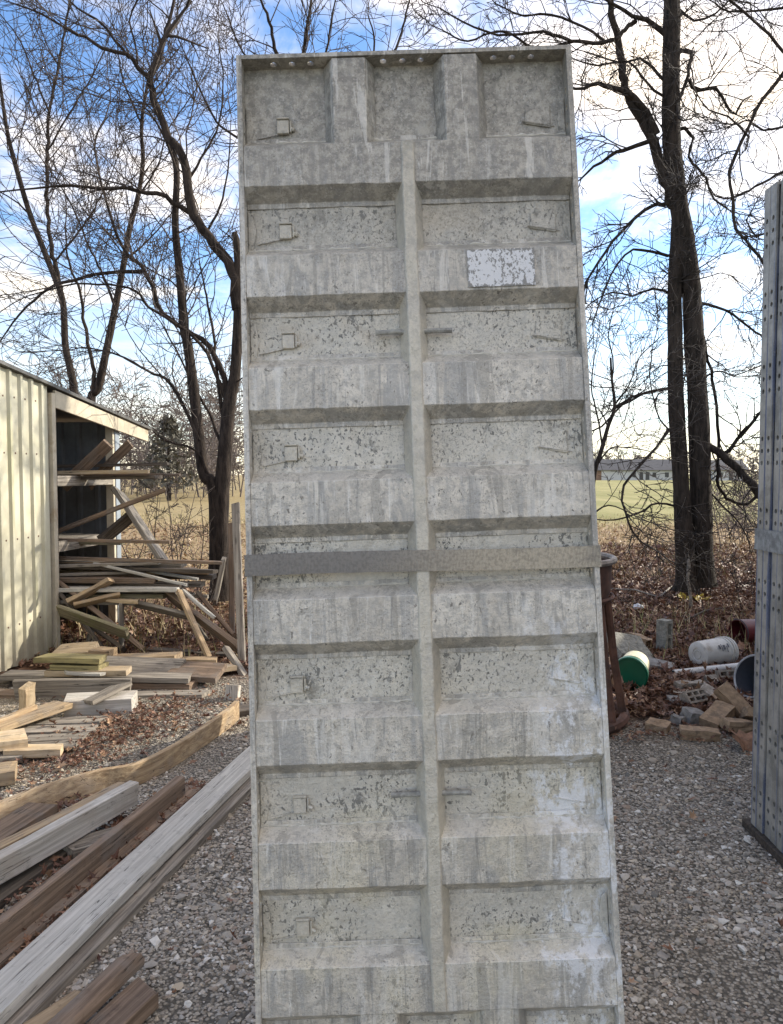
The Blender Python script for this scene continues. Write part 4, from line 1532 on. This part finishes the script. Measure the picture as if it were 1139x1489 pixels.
hb('grey plank beneath the grey plank on edge', 5, 1020, 200, 1020, 5.4, 5.4, .2, .035, W_GREY)
hb('short grey plank low in the heap near the leaves', 190, 1022, 232, 1018, 5.35, 5.4, .12, .03, W_GREY)
hb('thick pale squared timber lying in front of the middle heap', 96, 1027, 196, 1021, 5.08, 5.14, .21, .115, W_WHITE, 0, 'timber')
board('weathered plank slanting over the thick pale squared timber', at(128, 1021, 4.96), at(178, 997, 5.22), .13, .03, W_GREY, 10)
board('small upright wood block with one bright face by the grey plank on edge', at(38, 1034, 5.12), at(40, 997, 5.12), .085, .06, W_FRESH, 20, 'wood_block')
board('tan plank running diagonally over the grey floor boards', g(-15, 1062, .09), g(92, 1024, .09), .15, .035, W_TAN)
board('thin stick lying diagonally beside the tan diagonal plank', g(-10, 1052, .12), g(50, 1029, .12), .035, .03, W_TAN)
for k in range(4):
    a, b = g(52 + 26 * k, 1085 - 14 * k, .022), g(104 + 20 * k, 1048 - 10 * k, .022)
    a, b = g(20, 1088 - 12 * k, .022), g(112 + 14 * k, 1084 - 12 * k, .022)
    board(['nearest grey floor board of the pallet-like row under the diagonal plank', 'second grey floor board of the row under the diagonal plank', 'third grey floor board of the row under the diagonal plank',
           'farthest grey floor board of the row under the diagonal plank'][k], a, b, .128, .022, W_GREY)
board('pale wide board end lying on the near side of the grey floor boards', g(-40, 1083, .10), g(38, 1072, .10), .2, .055, W_FRESH)
board('short tan board end with a bright cut face by the leaf drift', g(10, 1094, .05), g(90, 1090, .05), .10, .045, W_FRESH)
board('grey board end beneath the pale wide board end', g(-40, 1108, .03), g(38, 1097, .03), .14, .04, W_GREY)
board('brown board end with a sunlit sawn face, nearest the warped plank', g(-40, 1130, .05), g(24, 1124, .05), .16, .07, W_TAN)
board('short upright block with a white top beside the form panel edge', at(339, 1022, 5.4), at(340, 996, 5.4), .10, .09, W_WHITE, 0, 'wood_block')
board('dark board lying beyond the warped plank near the panel', g(335, 1035, .02), g(395, 1028, .02), .14, .035, W_DARK)

# lumber on the shed shelves
hb('long board on the top shed shelf, sticking out with a bright end', -60, 690, 216, 685, 7.5, 7.25, .13, .035, W_FRESH)
hb('dark board under the bright-ended board on the top shed shelf', -60, 696, 231, 693, 7.6, 7.35, .13, .035, W_DARK)
hb('dark weathered board at the rear of the top shed shelf', -40, 682, 245, 674, 7.8, 7.7, .12, .03, W_DARK)
hb('thin lath on the top shed shelf reaching farthest out', -20, 692, 262, 690, 7.45, 7.5, .05, .02, W_BROWN)
hb('wide dark plank leaning up from the top shelf under the roof', 92, 708, 158, 645, 7.7, 7.55, .12, .04, W_BROWN, 60)
hb('narrower dark plank leaning up near the galvanised post', 130, 705, 190, 645, 7.8, 7.7, .09, .04, W_BROWN, 60)
hb('bare stick slanting up and out from the lower shelf', 60, 783, 240, 712, 7.3, 7.0, .045, .04, W_BROWN)
hb('thick grey plank leaning down from the shelf to the ground outside the post', 172, 715, 238, 815, 7.65, 7.2, .18, .045, W_GREY, 30)
hb('dark plank crossing behind the thick grey leaning plank', 150, 785, 196, 745, 7.5, 7.55, .13, .04, W_DARK, 40)
hb('thin stick lying on the lower shed shelf', -20, 782, 247, 788, 7.3, 6.95, .035, .03, W_BROWN)
hb('mossy board on the lower shed shelf', -30, 788, 178, 789, 7.35, 7.4, .12, .035, W_MOSS)
# big jutting pile
pile = [(-40, 812, 268, 822, 7.5, 7.2, .14, .035, W_GREY, 0, 'grey board topmost in the jutting pile below the shelves'),
        (-10, 808, 322, 818, 7.3, 6.95, .05, .03, W_BROWN, 0, 'thin brown strip lying across the top of the jutting pile'),
        (-30, 822, 282, 828, 7.45, 7.1, .14, .03, W_BROWN, 0, 'brown board second from the top of the jutting pile'),
        (140, 820, 272, 851, 7.1, 6.9, .07, .025, W_PALEGREY, 10, 'pale strip slanting down across the jutting pile'),
        (170, 822, 288, 842, 7.2, 7.15, .06, .025, W_PALEGREY, 5, 'second pale strip slanting across the jutting pile near its end'),
        (-30, 832, 296, 834, 7.6, 7.5, .15, .04, W_GREY, 0, 'grey board deep in the jutting pile reaching past the others'),
        (-30, 836, 305, 838, 7.7, 7.65, .15, .04, W_DARK, 0, 'dark board at the rear of the jutting pile'),
        (-20, 843, 227, 844, 7.1, 6.95, .13, .045, W_BROWN, 0, 'brown board with a square end in the middle of the jutting pile'),
        (-20, 846, 295, 849, 7.45, 7.35, .14, .04, W_GREY, 0, 'grey board under the square-ended brown board in the jutting pile'),
        (-20, 858, 262, 856, 7.0, 6.85, .17, .035, W_PALEGREY, 0, 'wide pale grey plank at the bottom of the jutting pile'),
        (-20, 865, 242, 866, 7.05, 6.95, .14, .04, W_MOSS, 0, 'mossy plank under the wide pale grey plank of the jutting pile'),
        (-20, 870, 200, 876, 7.0, 6.9, .12, .035, W_GREY, 0, 'grey board lowest of all in the jutting pile'),
        (-10, 826, 200, 820, 7.2, 7.25, .10, .03, W_DARK, 0, 'dark narrow board tucked into the top of the jutting pile'),
        (40, 838, 210, 832, 7.05, 7.1, .06, .025, W_GREY, 0, 'narrow grey lath lying slightly crosswise in the jutting pile'),
        (230, 832, 312, 838, 7.5, 7.45, .16, .05, W_DARK, 0, 'short dark block end at the far tip of the jutting pile')]
for (x0, y0, x1, y1, D0, D1, wd, th, mt, rl_, lb) in pile:
    hb(lb, x0, y0, x1, y1, D0, D1, wd, th, mt, rl_)
for k in range(12):
    y_ = random.uniform(814, 872)
    D_ = random.uniform(7.1, 7.7)
    e_ = random.uniform(215, 318)
    hb('thin weathered board among the crossed ends of the jutting pile', random.uniform(-40, 60), y_ + random.uniform(-6, 6), e_, y_ + random.uniform(-5, 7), D_, D_ - random.uniform(0, .3),
       random.uniform(.05, .13), random.uniform(.02, .035), random.choice([W_GREY, W_BROWN, W_DARK, W_TAN, W_GREY]), random.uniform(-12, 12))
# boards leaning and fallen below it
lean_b = [(78, 840, 212, 948, 7.0, 6.55, .11, .04, W_BROWN, 40, 'brown board sloping steeply down under the jutting pile to the heap'),
          (78, 848, 150, 945, 6.95, 6.6, .08, .035, W_DARK, 40, 'dark narrow board sloping down beside the shed corner'),
          (100, 876, 162, 843, 6.75, 6.85, .10, .035, W_TAN, 30, 'tan board tilted up across the front of the shed opening'),
          (108, 880, 174, 866, 6.7, 6.8, .09, .03, W_TAN, 30, 'tan board tilted slightly up below the steeper tan board'),
          (86, 888, 186, 921, 6.65, 6.45, .12, .035, W_MOSS, 55, 'wide mossy board slanting down in front of the shed opening'),
          (125, 905, 180, 945, 6.9, 6.6, .09, .035, W_DARK, 40, 'dark board slanting behind the wide mossy board'),
          (177, 876, 177, 950, 6.75, 6.75, .06, .03, W_GREY, 0, 'narrow grey slat standing upright by the post'),
          (134, 915, 128, 945, 7.0, 6.9, .05, .03, W_GREY, 0, 'short grey slat leaning in the dark shed opening'),
          (160, 872, 201, 875, 6.8, 6.75, .08, .03, W_FRESH, 0, 'short pale board end poking out under the pile'),
          (195, 878, 281, 897, 6.9, 6.7, .10, .035, W_GREY, 40, 'grey board sloping gently out from under the jutting pile'),
          (260, 858, 304, 957, 6.8, 6.35, .06, .03, W_TAN, 20, 'thin tan stick propped from the pile to the leaves'),
          (243, 862, 348, 944, 7.0, 6.5, .16, .045, W_BROWN, 50, 'wide brown plank sliding off the end of the pile to the ground'),
          (287, 862, 342, 925, 7.2, 6.8, .08, .035, W_BROWN, 50, 'brown board above the wide sliding plank'),
          (266, 858, 312, 898, 6.9, 6.7, .05, .025, W_PALEGREY, 20, 'thin pale stick on the sliding planks'),
          (255, 862, 300, 930, 7.1, 6.7, .05, .03, W_GREY, 20, 'thin grey stick under the sliding planks'),
          (328, 942, 362, 992, 6.3, 6.0, .08, .035, W_GREY, 30, 'grey board end lying low beside the grey leaning post'),
          (215, 945, 335, 952, 6.7, 6.6, .10, .03, W_DARK, 0, 'dark plank on the leaves behind the middle heap'),
          (283, 866, 303, 868, 7.2, 7.1, .04, .03, W_GREY, 0, 'short twig-like offcut on the end of the pile'),
          (312, 876, 326, 812, 7.2, 7.2, .05, .04, W_GREY, 0, 'pale upright stake behind the end of the pile')]
for (x0, y0, x1, y1, D0, D1, wd, th, mt, rl_, lb) in lean_b:
    hb(lb, x0, y0, x1, y1, D0, D1, wd, th, mt, rl_)
board('tall grey leaning post at the edge of the form panel', at(353, 985, 6.35), at(343, 732, 6.6), .06, .06, W_GREY, 20, 'fence_post', cat='post')
board('thinner brown stake beside the tall grey leaning post', at(338, 925, 7.3), at(336, 760, 7.4), .05, .05, W_BROWN, 10, 'stake', cat='stake')

# ------------------------------------------------------------------ rusty hopper
hp = empty('concrete_hopper', (.965, 5.05, 0))
tag(hp, 'rusty round steel concrete hopper on a pipe frame behind the form panel', 'hopper')
MB().lathe([(.462, 1.02), (.455, .84), (.43, .76), (.30, .56), (.16, .40), (.155, .40), (.29, .565), (.42, .765), (.445, .84), (.452, 1.02), (.462, 1.02)], 40).done('bowl', M_RUST, hp, smooth=True)
MB().tube([(.475 * math.cos(a), .475 * math.sin(a), 1.035) for a in np.linspace(0, 2 * math.pi, 41)[:-1]], .021, 8, True).done('rim', M_RUSTRIM, hp, smooth=True)
MB().tube([(.55 * math.cos(a), .55 * math.sin(a), .035) for a in np.linspace(0, 2 * math.pi, 41)[:-1]], .034, 8, True).done('base_ring', M_RUST, hp, smooth=True)
for a in (-.75, -.28, 1.6, 2.7, 3.9, 4.8):
    MB().tube([(.43 * math.cos(a + .03), .43 * math.sin(a + .03), .80), (.48 * math.cos(a), .48 * math.sin(a), .4), (.54 * math.cos(a - .02), .54 * math.sin(a - .02), .04)], .026, 8).done('leg', M_RUST, hp, smooth=True)
MB().tube([(.47 * math.cos(a), .47 * math.sin(a), .80) for a in np.linspace(0, 2 * math.pi, 41)[:-1]], .012, 6, True).done('hoop', M_RUST, hp, smooth=True)

# ------------------------------------------------------------------ buckets, pipe, tub
def lying(px, axis, r_end):
    """matrix with local z along the axis"""
    z = Vector(axis).normalized()
    x = z.cross(Vector((0, 0, 1))).normalized()
    y = z.cross(x)
    M = Matrix.Identity(4)
    for i in range(3):
        M[i][0], M[i][1], M[i][2], M[i][3] = x[i], y[i], z[i], px[i]
    return M


GB = 'discarded plastic buckets on the leaves'
c = g(916, 1004, 0)
M = lying(Vector((c.x, c.y, .122)), (-.42, -.86, -.06), .12)
b = empty('bucket', None, mw=M @ Matrix.Rotation(0, 4, 'Z'))
tag(b, 'cream bucket lying on its side with its green lid towards the camera', 'bucket', GB)
MB().lathe([(0, -.27), (.098, -.27), (.102, -.265), (.115, -.01), (.112, -.01), (.112, 0)], 36).done('body', M_CREAMPL, b, smooth=True)
MB().lathe([(.124, -.035), (.127, -.03), (.127, .006), (.118, .010), (.112, .002), (.10, .001), (0, .001)], 36).done('lid', M_GREENPL, b, smooth=True)
MB().tube([(.119 * math.cos(a), .119 * math.sin(a), -.055) for a in np.linspace(0, 6.283, 37)[:-1]], .004, 6, True).done('rib_ring', M_CREAMPL, b, smooth=True)

c = g(1014, 972, 0)
M = lying(Vector((c.x, c.y, .115)), (.90, .42, .0), .11)
b = empty('bucket', None, mw=M)
tag(b, 'scuffed white bucket lying on its side with its round bottom showing', 'bucket', GB)
MB().lathe([(0, .006), (.05, .006), (.052, 0), (.092, 0), (.102, .006), (.105, .02), (.114, .34), (.110, .34), (.1, .02), (0, .02)], 40).done('body', M_WHITEPL, b, smooth=True)
for zz in (.265, .295, .322):
    MB().tube([(.115 * math.cos(a), .115 * math.sin(a), zz) for a in np.linspace(0, 6.283, 41)[:-1]], .005, 6, True).done('rib_ring', M_WHITEPL, b, smooth=True)
MB().lathe([(.028, -.002), (.030, -.003), (.034, -.003), (.036, 0)], 28).done('bottom_ring', M_WHITEPL, b, smooth=True)
MB().tube([(.117 * math.cos(a), .117 * math.sin(a), .30 + .10 * math.sin((a - .2) / 2.6 * math.pi)) for a in np.linspace(.2, 2.8, 16)], .0028, 5).done('bail_handle', M_GALV, b, smooth=True)
# flat print on the side facing the camera: dark worn block marks
mb = MB()
for k, (a0, a1, z0, z1) in enumerate(((-.75, -.45, .13, .15), (-.8, -.3, .158, .166), (-.72, -.4, .174, .20), (-.62, -.2, .208, .216), (-.78, -.5, .222, .238))):
    rr = .1085 + .02 * (z0 / .34)
    q = [mb.b.verts.new((rr * math.cos(a) * 1.012, rr * math.sin(a) * 1.012, z)) for a, z in ((a0, z0), ((a0 + a1) / 2, z0), (a1, z0), (a1, z1), ((a0 + a1) / 2, z1), (a0, z1))]
    mb.b.faces.new((q[0], q[1], q[4], q[5]))
    mb.b.faces.new((q[1], q[2], q[3], q[4]))
mb.done('print', M_INK, b)

c = at(1072, 951, 7.1)
M = lying(Vector((c.x, c.y, .118)), (.93, .3, .0), .11)
b = empty('bucket', None, mw=M)
tag(b, 'dark red bucket lying behind the scuffed white bucket', 'bucket', GB)
MB().lathe([(.112, 0), (.118, 0), (.118, .05), (.106, .33), (0, .33), (0, .325), (.10, .325), (.112, .05), (.112, 0)], 36).done('body', M_REDPL, b, smooth=True)
MB().tube([(.119 * math.cos(a), .119 * math.sin(a), .012) for a in np.linspace(0, 6.283, 37)[:-1]], .006, 6, True).done('rim', M_BLACKPL, b, smooth=True)

c = at(1098, 978, 5.35)
M = lying(Vector((c.x, c.y, .165)), (-.86, -.36, .36), .2)
b = empty('tub', None, mw=M)
tag(b, 'dark grey round tub tipped on its side against the stack, pale rim showing', 'tub')
MB().lathe([(0, -.16), (.118, -.16), (.126, -.15), (.150, .02), (.143, .02), (.119, -.145), (0, -.15)], 40).done('body', M_TUBPL, b, smooth=True)
MB().tube([(.149 * math.cos(a), .149 * math.sin(a), .022) for a in np.linspace(0, 6.283, 41)[:-1]], .0075, 6, True).done('rim', M_RIMPL, b, smooth=True)

A, B = at(980, 982, 5.95), at(1135, 962, 6.15)
A.z, B.z = .032, .075
mb = MB()
dv = (B - A).normalized()
o = mb.tube([A - A, (B - A) * .5, B - A], .030, 14).done('pipe', M_PVC, None, Matrix.Translation(A), smooth=True)
tag(o, 'white plastic pipe lying on the leaves in front of the white bucket', 'pipe')
MB().tube([A - A - dv * .001 - dv * .004, A - A - dv * .001], .024, 14).done('bore_shade', M_BORE_SHADE, o)  # dark disc on the closed end, painted as the shade of a bore

# ------------------------------------------------------------------ masonry bits
def block(name, label, cat, c, size, rot, mat, holes=0, group=None, chip=.006, hole_mat=None):
    """masonry unit; holes cut right through along local z"""
    a, b_, h = size
    bm = bmesh.new()
    mb = MB()
    if not holes:
        nx = 3
        mb.box(-a / 2, a / 2, -b_ / 2, b_ / 2, -h / 2, h / 2)
        bmesh.ops.subdivide_edges(mb.b, edges=mb.b.edges, cuts=2, use_grid_fill=True)
        for v in mb.b.verts:
            v.co += Vector((random.gauss(0, chip * .35), random.gauss(0, chip * .35), random.gauss(0, chip * .35)))
    else:
        nxh, nyh = holes
        xs = [-a / 2]
        wall = .028 if a > .25 else .014
        cw = (a - wall * (nxh + 1)) / nxh
        ch_ = (b_ - wall * (nyh + 1)) / nyh
        for i in range(nxh + 1):
            x0_ = -a / 2 + i * (cw + wall)
            mb.box(x0_, x0_ + wall, -b_ / 2, b_ / 2, -h / 2, h / 2)
        for i in range(nxh):
            x0_ = -a / 2 + wall + i * (cw + wall)
            for j in range(nyh + 1):
                y0_ = -b_ / 2 + j * (ch_ + wall)
                mb.box(x0_, x0_ + cw, y0_, y0_ + wall, -h / 2, h / 2)
    bm.free()
    M = Matrix.Translation(c) @ Matrix.Rotation(R(rot[2]), 4, 'Z') @ Matrix.Rotation(R(rot[1]), 4, 'Y') @ Matrix.Rotation(R(rot[0]), 4, 'X')
    o = mb.done(name, mat, None, M)
    return tag(o, label, cat, group)


GM = 'loose bricks heaped on the leaves'
c = g(966, 948, 0)
block('cinder_block', 'hollow grey cinder block standing on end in the leaves', 'cinder block', (c.x, c.y, .145), (.285, .105, .10), (0, 90, -50), M_CONC, (2, 1))
c = g(923, 965, 0)
block('concrete_slab', 'broken grey concrete slab tilted on the leaves behind the green-lidded bucket', 'slab', (c.x, c.y + .15, .10), (.34, .30, .07), (28, 12, 20), M_CONC, chip=.014)
c = g(938, 948, 0)
block('stone', 'brownish flat stone behind the tilted concrete slab', 'stone', (c.x, c.y + .2, .06), (.28, .2, .09), (15, 10, 60), M_BRICK, chip=.02)
c = g(955, 975, 0)
block('stone', 'grey rubble piece between the cinder block and the green-lidded bucket', 'stone', (c.x, c.y, .04), (.24, .16, .07), (10, 8, -30), M_STONE, chip=.02)


def br(label, x, y, z, rot, mat=M_BRICK, holes=0, size=(.20, .095, .062), name='brick'):
    c = g(x, y, z)
    block(name, label, 'brick' if name == 'brick' else 'stone', c, size, rot, mat, holes, GM, .008)


br('pale brick lying flat at the rear of the brick heap', 1004, 997, .045, (0, 0, 8), M_BRICKPALE, 0, (.21, .09, .05))
br('pale brick under the rear pale brick', 998, 1010, .02, (0, 0, 4), M_BRICKPALE, 0, (.2, .09, .05))
br('holed pale brick tilted to show its round cores', 1010, 1014, .055, (52, 0, 28), M_BRICKPALE, (3, 2), (.19, .09, .06))
br('pale brick beside the holed tilted brick', 1027, 1008, .05, (25, 0, 60), M_BRICKPALE)
br('long tan brick leaning steeply on the heap', 1069, 1022, .10, (30, 42, -42), M_BRICK, 0, (.26, .10, .07))
br('tan brick under the steeply leaning brick', 1043, 1042, .05, (8, -18, 40), M_BRICK, 0, (.23, .12, .07))
br('flat tan brick at the near edge of the heap', 1017, 1067, .03, (4, 3, -12), M_BRICK, 0, (.22, .09, .06))
br('lone tan brick on the leaves nearest the hopper', 957, 1056, .03, (12, 6, -35), M_BRICK, 0, (.13, .09, .055))
br('brown brick low on the heap beside the big dry leaf', 1077, 1055, .04, (0, 8, 10), M_BRICK, 0, (.22, .10, .06))
br('reddish brick at the heap edge against the upright stack', 1092, 1038, .07, (15, 20, 80), M_BRICK)
br('grey stone chunk lying in front of the holed brick', 1008, 1042, .035, (10, 10, 20), M_STONE, 0, (.12, .10, .08), 'stone')
br('small grey stone chunk beside the larger one', 986, 1047, .025, (5, 10, 50), M_STONE, 0, (.09, .07, .05), 'stone')
br('holed white brick behind the heap below the white bucket', 1062, 984, .05, (70, 0, 6), M_BRICKPALE, (3, 2), (.20, .10, .06))
br('pale brick fragment behind the heap under the white pipe', 1038, 990, .03, (20, 5, 30), M_BRICKPALE, 0, (.13, .09, .05))
br('dark brick fragment between the leaning brick and the holed brick', 1050, 1018, .04, (14, 5, -60), M_BRICK, 0, (.13, .09, .05))
br('stone half sunk in the leaves left of the rear pale brick', 985, 1020, .02, (5, 5, 15), M_STONE, 0, (.13, .09, .05), 'stone')

# big dry maple leaf
c = g(1082, 1078, .045)
mb = MB()
lobes = [(0, -.085), (.03, -.045), (.085, -.06), (.065, -.015), (.11, .03), (.06, .04), (.055, .085), (.02, .065), (0, .125), (-.025, .065), (-.06, .08), (-.06, .035), (-.11, .02), (-.07, -.015), (-.08, -.065), (-.03, -.045)]
ctr = mb.b.verts.new((0, 0, 0))
vs = [mb.b.verts.new((x, y, .018 * math.sin(7 * k) + .25 * abs(x) - .06 * abs(y))) for k, (x, y) in enumerate(lobes)]
for k in range(len(vs)):
    mb.b.faces.new((ctr, vs[k], vs[(k + 1) % len(vs)]))
bmesh.ops.recalc_face_normals(mb.b, faces=mb.b.faces)
bmesh.ops.solidify(mb.b, geom=list(mb.b.faces), thickness=.0015)
M_BIGLEAF = plain('big dry leaf', (.26, .135, .075), .7, 0, .3, 30, .3)
tag(mb.done('dry_leaf', M_BIGLEAF, None, Matrix.Translation(c) @ Matrix.Rotation(.5, 4, 'Z') @ Matrix.Rotation(.55, 4, 'X')), 'large curled brown leaf lying on the gravel by the brick heap', 'leaf')

# small litter
c = g(928, 888, 0)
mb = MB()
bmesh.ops.create_icosphere(mb.b, subdivisions=2, radius=.06)
for v in mb.b.verts:
    v.co *= 1 + random.gauss(0, .14)
    v.co.z *= .7
tag(mb.done('foam_scrap', M_RAG, None, Matrix.Translation((c.x, c.y, .045)), smooth=True), 'small white foam scrap on the dead leaves', 'litter')
c = g(1004, 873, 0)
mb = MB()
bmesh.ops.create_grid(mb.b, x_segments=8, y_segments=6, size=.5)
for v in mb.b.verts:
    v.co = Vector((v.co.x * .36, v.co.y * .28, .03 + .04 * math.sin(v.co.x * 9) * math.cos(v.co.y * 7) + random.gauss(0, .012)))
bmesh.ops.solidify(mb.b, geom=list(mb.b.faces), thickness=.004)
tag(mb.done('yellow_scrap', M_YELLOW, None, Matrix.Translation((c.x, c.y - .05, .01))), 'crumpled yellow scrap at the foot of the double-trunked tree', 'litter')
mb = MB()
A = at(1006, 876, 9.0)
A.z = 0
mb.tube([(0, 0, 0), (-.02, 0, .18), (-.045, .02, .36), (-.03, .03, .5), (-.035, .03, .58)], [.022, .02, .018, .024, .016], 8)
tag(mb.done('stump_stick', W_GREY, None, Matrix.Translation(A), smooth=True), 'pale broken sapling stub standing before the double-trunked tree', 'stick')
for k, (xa, ya, xb, yb) in enumerate(((888, 856, 958, 868), (962, 866, 985, 850), (995, 903, 1050, 884))):
    A, B = g(xa, ya, .04), g(xb, yb, .06)
    mid_ = (A + B) / 2 + Vector((.03, .05, .03))
    o = MB().tube([A - A, mid_ - A, B - A], [.012, .011, .006], 6).done('fallen_branch', W_GREY if k != 2 else W_DARK, None, Matrix.Translation(A), smooth=True)
    tag(o, ['pale fallen branch on the leaves beside the rusty hopper', 'short fallen branch near the foot of the double-trunked tree', 'dark fallen branch on the leaves above the cinder block'][k], 'branch', 'fallen branches on the leaves')

# low tangle of saplings at the field edge
far_woods('brush', 26, 870, 1110, (8.6, 12), (.3, .8), 41, M_TWIG, 4)
far_woods('brush', 16, 180, 350, (8.5, 12), (.6, 1.6), 42, M_TWIGL, 8)
